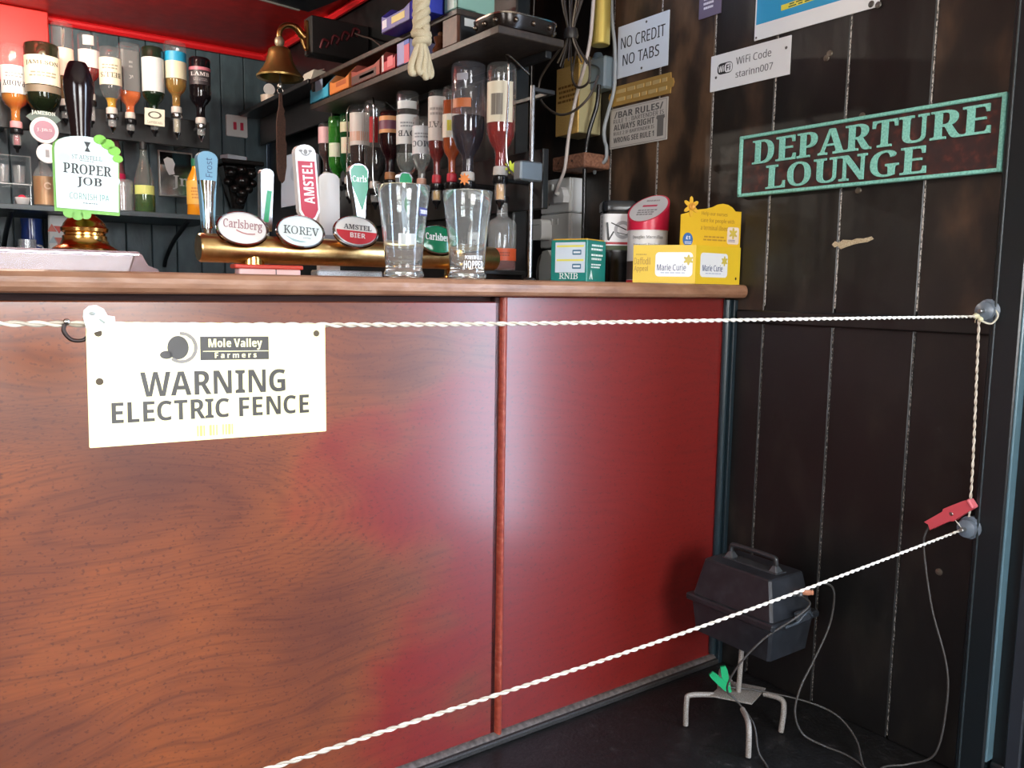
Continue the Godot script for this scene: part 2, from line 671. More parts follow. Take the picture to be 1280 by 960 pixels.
	struct("ceiling", bx(3.9, 0.1, 3.9, 0.0), mk(col(196, 186, 168), 0.8), Vector3(-1.6, 2.62, 1.85))
	# ---- the servery behind the bar: boarded back wall, red gloss ceiling with a red cornice
	var teal := mottled("back boards", [[0.0, col(52, 68, 75)], [0.5, col(62, 80, 88)], [1.0, col(76, 96, 104)]], 0.6, 0.4, 0.02, 0.0, 0.05, Vector3(1, 0.4, 1))
	var sb := struct_node("wall_servery")
	part(sb, "backing", bx(3.2, 2.6, 0.1, 0.0), dark, Vector3(-1.85, 1.3, -2.5))
	for i in 27:
		part(sb, "board", bx(0.103, 2.2, 0.016, 0.003), teal, Vector3(-0.5 - 0.106 * i, 1.1, -2.438))
	var red := mottled("red gloss ceiling", [[0.0, col(150, 22, 22)], [0.5, col(168, 27, 26)], [1.0, col(184, 34, 32)]], 0.7, 0.3)
	struct("ceiling", bx(3.0, 0.05, 2.4, 0.0), red, Vector3(-1.935, 2.165, -1.27))
	struct("ceiling", bx(0.46, 0.06, 2.4, 0.0), mk(col(30, 26, 24), 0.6), Vector3(-0.22, 2.56, -1.2))
	struct("wall_bulkhead", bx(3.4, 0.5, 0.06, 0.003), red, Vector3(-1.7, 2.39, -0.1))
	struct("trim_1", bx(3.0, 0.03, 0.035, 0.01), mk(col(206, 30, 36), 0.35), Vector3(-1.94, 2.126, -2.413))
	struct("trim_2", bx(0.03, 0.03, 2.3, 0.01), mk(col(206, 30, 36), 0.35), Vector3(-0.458, 2.126, -1.27))
	# black partition that carries the right-hand rack, and the end of the little recess beside it
	struct("wall_partition", bx(0.05, 2.6, 1.99, 0.004), mottled("partition black", [[0.0, col(17, 18, 19)], [0.7, col(25, 26, 27)], [1.0, col(38, 38, 38)]], 0.6, 0.3), Vector3(-0.415, 1.3, -1.435))
	struct("wall_recess", bx(0.46, 2.6, 0.05, 0.0), mk(col(20, 19, 19), 0.35), Vector3(-0.2, 1.3, -1.07))
	# red board hanging on the left over the whisky bottles
	lone("hanging_red_board", "plain bright red board hanging above the whisky bottles at top left", "board", bx(0.5, 0.29, 0.03, 0.004), mk(col(206, 40, 34), 0.4), Vector3(-1.607, 2.13 - 0.145 + 0.008, -2.36))


# mahogany veneer: wavy grain with a cathedral figure and a redder side, red seating reflected in the left panel, painted in; x, y are metres on the panel
func veneer(w: float, h: float, x0: float, sd: int, redness: float, figure: Vector2, pw: int, ph: int) -> ImageTexture:
	var img := Image.create(pw, ph, false, Image.FORMAT_RGB8)
	var n1 := noise(1.3, 3, sd)
	var n2 := noise(5.0, 3, sd + 1)
	var n3 := noise(60.0, 2, sd + 2)
	var n4 := noise(2.2, 4, sd + 3)
	var orange := col(142, 74, 36)
	var brown := col(98, 50, 34)
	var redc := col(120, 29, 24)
	var dusk := col(66, 28, 24)
	for j in ph:
		var y := h * (1.0 - float(j) / ph)
		for i in pw:
			var x := x0 + w * i / pw
			var wv := n1.get_noise_2d(x * 0.4, y * 1.1) * 0.14 + n2.get_noise_2d(x * 0.35, y) * 0.02
			var dx := (x - figure.x) / 0.42
			var dy := (y - figure.y + 0.03 * sin(x * 5.0)) / 0.13
			var dd := sqrt(dx * dx + dy * dy)
			var near := smoothstep(1.9, 0.7, dd)
			var g := lerpf((y + wv) * 34.0, dd * 4.2 + wv * 7.0, near)
			var line := 0.5 + 0.5 * sin(g * TAU)
			line = pow(line, 2.2)
			var fine := n3.get_noise_2d(x * 0.12, (y + wv) * 3.0) * 0.5 + 0.5
			var fleck := n3.get_noise_2d(x * 1.2 + 7.0, y * 2.0)
			var blotch := n4.get_noise_2d(x * 0.8, y * 1.1)
			var red_and_reflection := smoothstep(-0.18, 0.22, blotch * 0.5 + redness + (x + 1.15) * 0.9)  # red wood, and on the left panel a red reflection put into the colour
			var c := brown.lerp(orange, clampf(0.55 + blotch * 0.9, 0.0, 1.0))
			c = c.lerp(redc, red_and_reflection)
			c = c.lerp(dusk, clampf(line * 0.2 * (0.4 + fine) + (fine - 0.45) * 0.42, 0.0, 0.6) * (1.0 - 0.6 * red_and_reflection))
			if fleck > 0.5:
				c = c.lerp(dusk, 0.4)
			img.set_pixel(i, j, c)
	return ImageTexture.create_from_image(img)


# a panel whose front face (+z) carries uv over its whole area
func faced_panel(w: float, h: float, d: float) -> ArrayMesh:
	var m := bx(w, h, d, 0.002)
	var a := m.surface_get_arrays(0)
	var v: PackedVector3Array = a[Mesh.ARRAY_VERTEX]
	var uv := PackedVector2Array()
	for p in v:
		uv.append(Vector2(p.x / w + 0.5, 0.5 - p.y / h))
	return arr_mesh(v, a[Mesh.ARRAY_NORMAL], a[Mesh.ARRAY_INDEX], uv)


func varnished(t: Texture2D) -> StandardMaterial3D:
	var m := StandardMaterial3D.new()
	m.albedo_texture = t
	m.roughness = 0.36
	m.metallic_specular = 0.5
	m.clearcoat_enabled = true
	m.clearcoat = 0.8
	m.clearcoat_roughness = 0.22
	return m


func build_bar() -> void:
	var bar := thing("bar_counter", "varnished mahogany panelled front of the pub bar counter", "bar counter", Vector3(0, 0, 0))
	var dark_red := mk(col(44, 14, 12), 0.75)
	part(bar, "carcass", bx(3.37, 1.055, 0.03, 0.0), dark_red, Vector3(-1.7, 0.53, -0.037))
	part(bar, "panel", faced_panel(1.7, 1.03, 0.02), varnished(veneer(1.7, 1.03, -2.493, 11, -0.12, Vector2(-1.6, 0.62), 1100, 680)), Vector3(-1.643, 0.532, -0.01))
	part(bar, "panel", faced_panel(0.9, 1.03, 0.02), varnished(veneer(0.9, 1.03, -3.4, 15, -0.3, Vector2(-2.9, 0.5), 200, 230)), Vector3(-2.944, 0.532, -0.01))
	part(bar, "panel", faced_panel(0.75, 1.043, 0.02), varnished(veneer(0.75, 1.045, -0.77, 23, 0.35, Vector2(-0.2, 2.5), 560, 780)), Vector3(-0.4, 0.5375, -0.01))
	part(bar, "batten", lathe([Vector2(0.009, 0), Vector2(0.009, 1.042)], 12, -PI / 2, PI / 2, 1.0, 1.4), mottled("batten wood", [[0.0, col(112, 40, 28)], [0.6, col(150, 62, 44)], [1.0, col(178, 110, 88)]], 0.3, 0.35, 0.03), Vector3(-0.784, 0.016, 0.0))
	part(bar, "batten_back", bx(0.03, 1.04, 0.022, 0.002), dark_red, Vector3(-0.79, 0.5385, -0.011))
	part(bar, "skirting", lathe([Vector2(0.02, -1.69), Vector2(0.02, 1.69)], 10, 0, PI / 2, 1.0, 1.0), mottled("worn skirting", [[0.0, col(50, 42, 40)], [0.5, col(84, 76, 72)], [1.0, col(128, 116, 110)]], 0.3, 0.7, 0.03), Vector3(-1.7, 0.002, 0.0), Vector3(0, 0, 90))
	part(bar, "skirting_foot", bx(3.37, 0.014, 0.03, 0.003), mottled("worn foot", [[0.0, col(24, 23, 23)], [0.6, col(40, 38, 37)], [1.0, col(84, 80, 76)]], 0.12, 0.6, 0.05), Vector3(-1.7, 0.007, 0.012))
	part(bar, "corner_bead", lathe([Vector2(0.011, 0.03), Vector2(0.011, 1.055)], 12), mk(col(30, 44, 50), 0.3), Vector3(-0.026, 0, 0.009))
	part(bar, "corner_strip", bx(0.016, 1.055, 0.026, 0.002), mk(col(24, 36, 42), 0.35), Vector3(-0.008, 0.5275, 0.013))
	# worktop with a worn rounded nosing
	var prof := PackedVector2Array([Vector2(-0.5, 0.0), Vector2(0.046, 0.0), Vector2(0.054, 0.003), Vector2(0.059, 0.010), Vector2(0.06, 0.018), Vector2(0.059, 0.026), Vector2(0.054, 0.034), Vector2(0.046, 0.037), Vector2(-0.5, 0.037)])
	var top := lone("wooden_worktop", "worn brown wooden worktop along the bar with a rounded nosing", "worktop", extrude(prof, 3.37), mottled("worktop wood", [[0.0, col(108, 74, 54)], [0.45, col(142, 101, 76)], [0.75, col(160, 120, 94)], [1.0, col(124, 86, 64)]], 0.5, 0.38, 0.02, 0.0, 0.1, Vector3(0.35, 1, 1)), Vector3(-1.691, 1.06, 0), Vector3(0, -90, 0))
	top.scale = Vector3(1, 1, 1)


# ------------------------------------------------------------------ the electric fence joke
# two-strand twisted twine through the given points
func twine(parent: Node, pts: Array, pitch := 0.034, r := 0.0017) -> void:
	var path := smooth(pts, 10)
	var strands := [[], []]
	var s := 0.0
	var step := pitch / 9.0
	var total := 0.0
	for i in path.size() - 1:
		total += path[i].distance_to(path[i + 1])
	var seg := 0
	var acc := 0.0
	while s < total:
		while seg < path.size() - 2 and acc + path[seg].distance_to(path[seg + 1]) < s:
			acc += path[seg].distance_to(path[seg + 1])
			seg += 1
		var l: float = path[seg].distance_to(path[seg + 1])
		var p: Vector3 = path[seg].lerp(path[seg + 1], (s - acc) / maxf(l, 1e-6))
		var t: Vector3 = (path[seg + 1] - path[seg]).normalized()
		var u := t.cross(Vector3.BACK if absf(t.z) < 0.8 else Vector3.UP).normalized()
		var w := t.cross(u)
		for k in 2:
			var a := TAU * s / pitch + PI * k
			strands[k].append(p + (u * cos(a) + w * sin(a)) * r * 0.9)
		s += step
	for k in 2:
		part(parent, "strand", tube(strands[k], r, 5), mk(col(214, 206, 190), 0.75) if k == 0 else mk(col(176, 166, 150), 0.75))


func insulator(at: Vector3, label: String) -> Node3D:
	var t := thing("fence_insulator", label, "insulator", at, 0.0, "screw-in fence insulators")
	# ribbed plastic body on a screw in the wall, pointing out along -x
	part(t, "body", lathe([Vector2(0, 0.0), Vector2(0.016, 0.0), Vector2(0.018, 0.003), Vector2(0.018, 0.01), Vector2(0.011, 0.012), Vector2(0.011, 0.017), Vector2(0.020, 0.02), Vector2(0.021, 0.028), Vector2(0.012, 0.031), Vector2(0.012, 0.036), Vector2(0.017, 0.039), Vector2(0.016, 0.045), Vector2(0.006, 0.049), Vector2(0, 0.05)], 18), mk(col(96, 106, 116), 0.3), Vector3(0.0, 0, 0), Vector3(0, 0, 90))
	part(t, "screw", cyl(0.004, 0.02, 8), mk(col(150, 150, 148), 0.3, 0.9), Vector3(-0.042, 0, 0), Vector3(0, 0, 90))
	t.scale = Vector3.ONE * 1.2
	return t


func build_fence() -> void:
	insulator(Vector3(0, 1.046, 0.708), "grey plastic insulator on the black wall holding the upper twine").rotation_degrees.y = 0
	insulator(Vector3(0, 0.578, 0.706), "grey plastic insulator on the black wall holding the lower twine")
	var tp := thing("fence_twine", "upper cream twisted fence twine stretched level past the bar top", "twine", Vector3.ZERO, 0.0, "electric fence twines")
	twine(tp, [Vector3(-3.4, 1.06, 0.694), Vector3(-2.6, 1.052, 0.694), Vector3(-1.813, 1.0415, 0.694), Vector3(-1.65, 1.038, 0.694), Vector3(-1.284, 1.0345, 0.694), Vector3(-0.836, 1.0345, 0.694), Vector3(-0.055, 1.034, 0.697)])
	# frayed knot at the wall end
	var knot := part(tp, "knot", join([[ball(0.0075, 10, 0.8), Vector3(-0.062, 1.035, 0.697)], [ball(0.0065, 10), Vector3(-0.05, 1.038, 0.699)], [ball(0.006, 10), Vector3(-0.055, 1.029, 0.703)]]), mk(col(206, 200, 166), 0.85))
	for k in 9:
		var a := Vector3(-0.06 + rng.randf() * 0.02, 1.035, 0.698)
		var d := Vector3(rng.randf_range(-1, 0.3), rng.randf_range(-1, 1), rng.randf_range(-0.6, 0.6)).normalized() * rng.randf_range(0.01, 0.018)
		part(knot, "frayed_end", wire([a, a + d * 0.6, a + d + Vector3(0.002, -0.003, 0.002)], 0.0007, 4), mk(col(206, 200, 166), 0.85))
	part(tp, "loop", wire([Vector3(-0.052, 1.035, 0.7), Vector3(-0.046, 1.05, 0.722), Vector3(-0.042, 1.036, 0.731), Vector3(-0.045, 1.02, 0.72), Vector3(-0.056, 1.026, 0.704)], 0.002, 6), mk(col(206, 200, 180), 0.8))
	var tv := thing("fence_twine", "cream twisted fence twine running down between the two insulators", "twine", Vector3.ZERO, 0.0, "electric fence twines")
	twine(tv, [Vector3(-0.055, 1.03, 0.7), Vector3(-0.048, 0.85, 0.703), Vector3(-0.044, 0.7, 0.706), Vector3(-0.044, 0.6, 0.706)])
	var tl := thing("fence_twine", "lower cream twisted fence twine slanting in front of the black battery box", "twine", Vector3.ZERO, 0.0, "electric fence twines")
	twine(tl, [Vector3(-3.4, 0.56, 0.694), Vector3(-1.578, 0.547, 0.694), Vector3(-0.832, 0.547, 0.694), Vector3(-0.048, 0.575, 0.7)])
	for k in 6:
		var a := Vector3(-0.047, 0.578, 0.703)
		part(tl, "frayed_end", wire([a, a + Vector3(-0.008, 0.002 * k - 0.003, -0.002 * k), a + Vector3(-0.016, 0.004 * k - 0.004, -0.004 * k + 0.004)], 0.0009, 4), mk(col(220, 214, 200), 0.8))
	# ---- the warning sign
	var y := col(250, 240, 168)
	var sg := thing("warning_sign", "pale yellow plastic warning sign with black lettering hung on the twine", "sign", Vector3(-1.63, 1.0405, 0.7))
	sg.rotation_degrees = Vector3(-3.0, 0, -1.2)
	part(sg, "board", extrude(rounded(0.233, 0.1165, 0.001, 2), 0.0022), mk(y, 0.22), Vector3(0, -0.0585, 0))
	var ink := mk(col(34, 32, 30), 0.45)
	var z := 0.0013
	part(sg, "lettering", letters("WARNING", 0.1425, 0.0235, sans_bold), ink, Vector3(0.0, -0.0595, z))
	part(sg, "lettering", letters("ELECTRIC FENCE", 0.194, 0.0195, sans_bold), ink, Vector3(0.0, -0.0855, z))
	part(sg, "logo_block", bx(0.069, 0.0235, 0.0004, 0.0), ink, Vector3(0.0195, -0.0255, z))
	part(sg, "logo_lettering", letters("Mole Valley", 0.054, 0.0115, sans_bold), mk(y, 0.3), Vector3(0.02, -0.0215, z + 0.0004))
	part(sg, "logo_lettering", letters("F a r m e r s", 0.042, 0.0055, sans_bold), mk(y, 0.3), Vector3(0.02, -0.0325, z + 0.0004))
	part(sg, "logo_rule", bx(0.066, 0.0007, 0.0003, 0.0), mk(y, 0.3), Vector3(0.0205, -0.0285, z + 0.0003))
	part(sg, "logo_mole", join([[extrude(ellipse(0.010, 0.0115), 0.0004), Vector3(-0.036, -0.0245, z)], [extrude(ellipse(0.006, 0.004), 0.0004), Vector3(-0.047, -0.0315, z)]]), ink)
	part(sg, "logo_arc", extrude(ring_arc(0.0125, 0.0155, -130, 95), 0.0004), mk(col(120, 116, 110), 0.5), Vector3(-0.033, -0.0245, z + 0.0002))
	var bars := []
	for k in 12:
		if k in [3, 7]:
			continue
		bars.append([bx(0.0021 if k % 3 == 1 else 0.0012, 0.0105, 0.0003, 0.0), Vector3(-0.019 + k * 0.0031, -0.1075, z)])
	part(sg, "printed_bars", join(bars), mk(col(190, 176, 92), 0.5))
	for h in [[-0.1065, -0.0105], [0.1065, -0.0105], [-0.1065, -0.0555]]:
		part(sg, "hole", lathe([Vector2(0.0034, 0), Vector2(0.0034, 0.0004), Vector2(0.0024, 0.0005), Vector2(0, 0.0005)], 12), mk(col(70, 58, 40), 0.7), Vector3(h[0], h[1], z - 0.0003), Vector3(90, 0, 0))
	# white plastic tag that clips the sign to the twine, and the dark ring hook next to it
	var cl := thing("twine_clip", "small white plastic clip holding the yellow sign to the twine", "clip", Vector3(-1.7375, 1.0475, 0.7025))
	part(cl, "tab", extrude(PackedVector2Array([Vector2(-0.008, -0.016), Vector2(-0.0115, 0.0), Vector2(-0.0105, 0.006), Vector2(-0.006, 0.01), Vector2(0.0, 0.0105), Vector2(0.006, 0.007), Vector2(0.009, 0.001), Vector2(0.015, 0.0), Vector2(0.0155, -0.008), Vector2(0.005, -0.012)]), 0.003), mk(col(224, 232, 226), 0.3), Vector3.ZERO)
	part(cl, "rivet", ball(0.003, 10, 0.6), mk(col(150, 156, 150), 0.3), Vector3(-0.004, 0.003, 0.0015))
	part(cl, "slot", bx(0.006, 0.002, 0.0006, 0.0), mk(col(130, 140, 132), 0.5), Vector3(0.004, -0.004, 0.0016), Vector3(0, 0, -40))
	var hk := thing("hook", "dark bent steel hook hanging on the twine left of the yellow sign", "hook", Vector3(-1.757, 1.04, 0.6985))
	part(hk, "hook_wire", wire([Vector3(-0.0065, 0.001, 0), Vector3(-0.0075, -0.006, 0), Vector3(-0.0015, -0.0135, 0), Vector3(0.008, -0.014, 0), Vector3(0.0135, -0.009, 0)], 0.0019, 7), mk(col(46, 36, 34), 0.4, 0.5))
	part(hk, "ball_end", ball(0.003, 10), mk(col(200, 200, 198), 0.15, 1.0), Vector3(-0.005, 0.003, 0.001))
	# ---- red crocodile clip on the upright twine, with its lead to the box
	var cc := thing("crocodile_clip", "red plastic crocodile clip gripping the upright twine", "clip", Vector3(-0.046, 0.604, 0.674), -90.0)
	cc.scale = Vector3.ONE * 1.2
	var redp := mk(col(190, 70, 78), 0.45)
	for e in [-1, 1]:
		part(cc, "jaw", extrude(PackedVector2Array([Vector2(-0.052, -0.0085), Vector2(-0.049, 0.002 * e), Vector2(-0.053, 0.0085), Vector2(-0.012, 0.0105), Vector2(-0.008, 0.014), Vector2(0.006, 0.013), Vector2(0.034, 0.0105), Vector2(0.042, 0.008), Vector2(0.042, -0.008), Vector2(0.034, -0.009), Vector2(0.006, -0.011), Vector2(-0.004, -0.013), Vector2(-0.012, -0.0095)]), 0.006), redp, Vector3(0, 0, e * 0.0055), Vector3(0, e * 3.0, 38))
	part(cc, "pivot", cyl(0.004, 0.018, 10), mk(col(150, 140, 138), 0.3, 0.9), Vector3(0, 0, -0.009), Vector3(90, 0, 0))
	part(cc, "jaw_tip", bx(0.006, 0.018, 0.019, 0.002), mk(col(216, 110, 118), 0.4), Vector3(0.0315, 0.0255, 0), Vector3(0, 0, 38))
	var grey := mk(col(66, 64, 62), 0.5)
	lone("red_clip_lead", "thin dark lead hanging from the red crocodile clip to the floor", "cable", wire([Vector3(-0.046, 0.566, 0.625), Vector3(-0.044, 0.54, 0.614), Vector3(-0.04, 0.499, 0.613), Vector3(-0.04, 0.376, 0.64), Vector3(-0.04, 0.26, 0.681), Vector3(-0.045, 0.171, 0.691), Vector3(-0.05, 0.05, 0.677), Vector3(-0.07, 0.006, 0.627), Vector3(-0.14, 0.004, 0.6), Vector3(-0.26, 0.004, 0.66), Vector3(-0.36, 0.004, 0.6), Vector3(-0.345, 0.004, 0.46)], 0.0024, 7), grey)
	# ---- battery box of the fence unit
	var bb := thing("fence_energiser", "black plastic battery box of the fence unit standing on a metal post", "battery box", Vector3(-0.19, 0.205 - 0.0, 0.262))
	var bp := mottled("box plastic", [[0.0, col(26, 28, 31)], [0.6, col(36, 38, 42)], [1.0, col(50, 53, 57)]], 0.4, 0.32)
	part(bb, "tub", taper(Vector2(0.148, 0.232), Vector2(0.166, 0.25), 0.088, 0.006), bp)
	part(bb, "rim", bx(0.186, 0.018, 0.27, 0.004), bp, Vector3(0, 0.09, 0))
	part(bb, "lid", taper(Vector2(0.16, 0.246), Vector2(0.13, 0.205), 0.096, 0.006), bp, Vector3(0, 0.098, 0))
	var hd := part(bb, "handle", tube(smooth([Vector3(0, 0.0, -0.068), Vector3(0, 0.03, -0.068), Vector3(0, 0.038, -0.058), Vector3(0, 0.039, 0.0), Vector3(0, 0.038, 0.058), Vector3(0, 0.03, 0.068), Vector3(0, 0.0, 0.068)], 5), 0.0062, 8), mk(col(44, 46, 48), 0.3), Vector3(0, 0.19, 0))
	for e in [-1, 1]:
		part(hd, "handle_lug", taper(Vector2(0.03, 0.03), Vector2(0.016, 0.014), 0.018, 0.003), mk(col(60, 63, 66), 0.25), Vector3(0, 0.002, e * 0.068))
	part(bb, "lid_recess", bx(0.04, 0.003, 0.17, 0.001), mk(col(52, 54, 56), 0.22), Vector3(0, 0.1945, 0))
	var lt := part(bb, "latch", bx(0.055, 0.03, 0.014, 0.004), mk(col(48, 52, 56), 0.28), Vector3(0.02, 0.1, 0.136))
	part(lt, "latch_lip", wire([Vector3(-0.07, -0.012, 0.002), Vector3(-0.03, -0.008, 0.006), Vector3(-0.01, 0.006, 0.009), Vector3(0.01, 0.012, 0.009), Vector3(0.03, -0.004, 0.006)], 0.004, 6), mk(col(60, 66, 72), 0.25))
	var bolt := lathe([Vector2(0, 0), Vector2(0.007, 0), Vector2(0.007, 0.006), Vector2(0.0045, 0.008), Vector2(0.0045, 0.016), Vector2(0.006, 0.017), Vector2(0.006, 0.024), Vector2(0, 0.026)], 12)
	part(bb, "terminal", bolt, mk(col(120, 122, 122), 0.35, 0.6), Vector3(0.018, 0.148, 0.108), Vector3(80, 0, 0))
	part(bb, "terminal", lathe([Vector2(0, 0), Vector2(0.0075, 0), Vector2(0.0078, 0.02), Vector2(0.0065, 0.024), Vector2(0.0065, 0.03), Vector2(0.003, 0.031), Vector2(0, 0.028)], 12), mk(col(206, 140, 108), 0.5), Vector3(0.048, 0.146, 0.109), Vector3(78, 12, 0)).set_meta("label", "pale orange terminal sleeve")
	# leads from the terminals
	lone("terminal_lead", "thin dark lead looping left from the battery box to the green clip", "cable", wire([Vector3(-0.172, 0.354, 0.392), Vector3(-0.19, 0.35, 0.43), Vector3(-0.235, 0.325, 0.425), Vector3(-0.29, 0.27, 0.38), Vector3(-0.325, 0.2, 0.34), Vector3(-0.33, 0.145, 0.315), Vector3(-0.31, 0.11, 0.3), Vector3(-0.29, 0.088, 0.31), Vector3(-0.3, 0.06, 0.37), Vector3(-0.33, 0.02, 0.41), Vector3(-0.34, 0.004, 0.44), Vector3(-0.36, 0.003, 0.47)], 0.0024, 7), grey)
	lone("terminal_lead", "thin dark lead curling right from the orange terminal down to the floor", "cable", wire([Vector3(-0.145, 0.366, 0.4), Vector3(-0.13, 0.385, 0.42), Vector3(-0.1, 0.37, 0.43), Vector3(-0.085, 0.32, 0.425), Vector3(-0.095, 0.26, 0.42), Vector3(-0.14, 0.19, 0.415), Vector3(-0.18, 0.13, 0.41), Vector3(-0.195, 0.07, 0.41), Vector3(-0.18, 0.02, 0.425), Vector3(-0.16, 0.005, 0.47), Vector3(-0.15, 0.004, 0.53), Vector3(-0.17, 0.004, 0.6)], 0.0026, 7), grey)
	lone("floor_lead", "thin dark lead arching from under the metal stand across the floor", "cable", wire([Vector3(-0.26, 0.09, 0.25), Vector3(-0.2, 0.085, 0.3), Vector3(-0.13, 0.075, 0.39), Vector3(-0.1, 0.06, 0.46), Vector3(-0.11, 0.03, 0.52), Vector3(-0.16, 0.008, 0.57), Vector3(-0.2, 0.004, 0.62)], 0.0024, 7), grey)
	# ---- metal stand: plate on bent legs with an upright that carries the box
	var st := thing("metal_stand", "rusty grey metal stand with bent rod legs under the battery box", "stand", Vector3(-0.235, 0, 0.272))
	var rust := mottled("galvanised rust", [[0.0, col(96, 86, 78)], [0.5, col(150, 144, 136)], [1.0, col(184, 180, 172)]], 0.06, 0.6, 0.03, 0.3)
	part(st, "plate", extrude(PackedVector2Array([Vector2(-0.078, 0.0), Vector2(0.0, 0.062), Vector2(0.078, 0.0), Vector2(0.0, -0.062)]), 0.004), rust, Vector3(0, 0.078, 0), Vector3(-90, -20, 0))
	part(st, "upright", tube([Vector3(0, 0.078, 0), Vector3(0.006, 0.206, 0)], 0.0065, 10), rust)
	for p in [[Vector3(-0.06, 0.076, -0.03), Vector3(-0.115, 0.08, -0.055), Vector3(-0.125, 0.066, -0.058), Vector3(-0.126, 0.003, -0.057)], [Vector3(-0.055, 0.074, 0.058), Vector3(-0.09, 0.076, 0.1), Vector3(-0.106, 0.06, 0.118), Vector3(-0.112, 0.003, 0.124)], [Vector3(0.05, 0.076, 0.04), Vector3(0.056, 0.08, 0.085), Vector3(0.052, 0.06, 0.098), Vector3(0.046, 0.003, 0.097)], [Vector3(0.03, 0.076, -0.05), Vector3(0.06, 0.08, -0.1), Vector3(0.064, 0.06, -0.11), Vector3(0.064, 0.003, -0.112)]]:
		part(st, "leg", tube(smooth(p, 4), 0.0068, 8), rust)
	var gc := thing("crocodile_clip", "bright green plastic crocodile clip on the metal stand plate", "clip", Vector3(-0.262, 0.098, 0.262), 20.0)
	var gm := mk(col(20, 156, 98), 0.4)
	for e in [0, 1]:
		part(gc, "jaw", extrude(PackedVector2Array([Vector2(-0.009, 0.0), Vector2(-0.0085, 0.045), Vector2(-0.006, 0.056), Vector2(0.006, 0.056), Vector2(0.0085, 0.045), Vector2(0.008, 0.0), Vector2(0.003, -0.014), Vector2(-0.003, -0.014)]), 0.006), gm, Vector3(0.004 * e - 0.012, 0, 0), Vector3(0, -55, 48 - 34 * e))
	part(gc, "spring", cyl(0.004, 0.014, 8), mk(col(160, 160, 158), 0.3, 0.9), Vector3(-0.007, 0.004, -0.007), Vector3(90, 0, 0))


func ring_arc(r0: float, r1: float, d0: float, d1: float, k := 16) -> PackedVector2Array:
	var o := PackedVector2Array()
	for i in k + 1:
		var a := deg_to_rad(lerpf(d0, d1, float(i) / k))
		o.append(Vector2(cos(a), sin(a)) * r1)
	for i in k + 1:
		var a := deg_to_rad(lerpf(d1, d0, float(i) / k))
		o.append(Vector2(cos(a), sin(a)) * r0)
	return o


# ------------------------------------------------------------------ signs on the boarded wall (they face -x; local x runs towards the drinkers)
func wall_thing(called: String, label: String, y: float, z: float, out := 0.0, roll := 0.0) -> Node3D:
	var t := thing(called, label, "sign", Vector3(-out, y, z), -90.0)
	t.rotation_degrees.z = roll
	return t


func sign_screw(parent: Node, x: float, y: float, z: float, r := 0.004) -> void:
	part(parent, "screw", lathe([Vector2(r, 0), Vector2(r * 0.8, 0.0012), Vector2(0, 0.0016)], 10), mk(col(110, 108, 104), 0.35, 0.8), Vector3(x, y, z), Vector3(90, 0, 0))


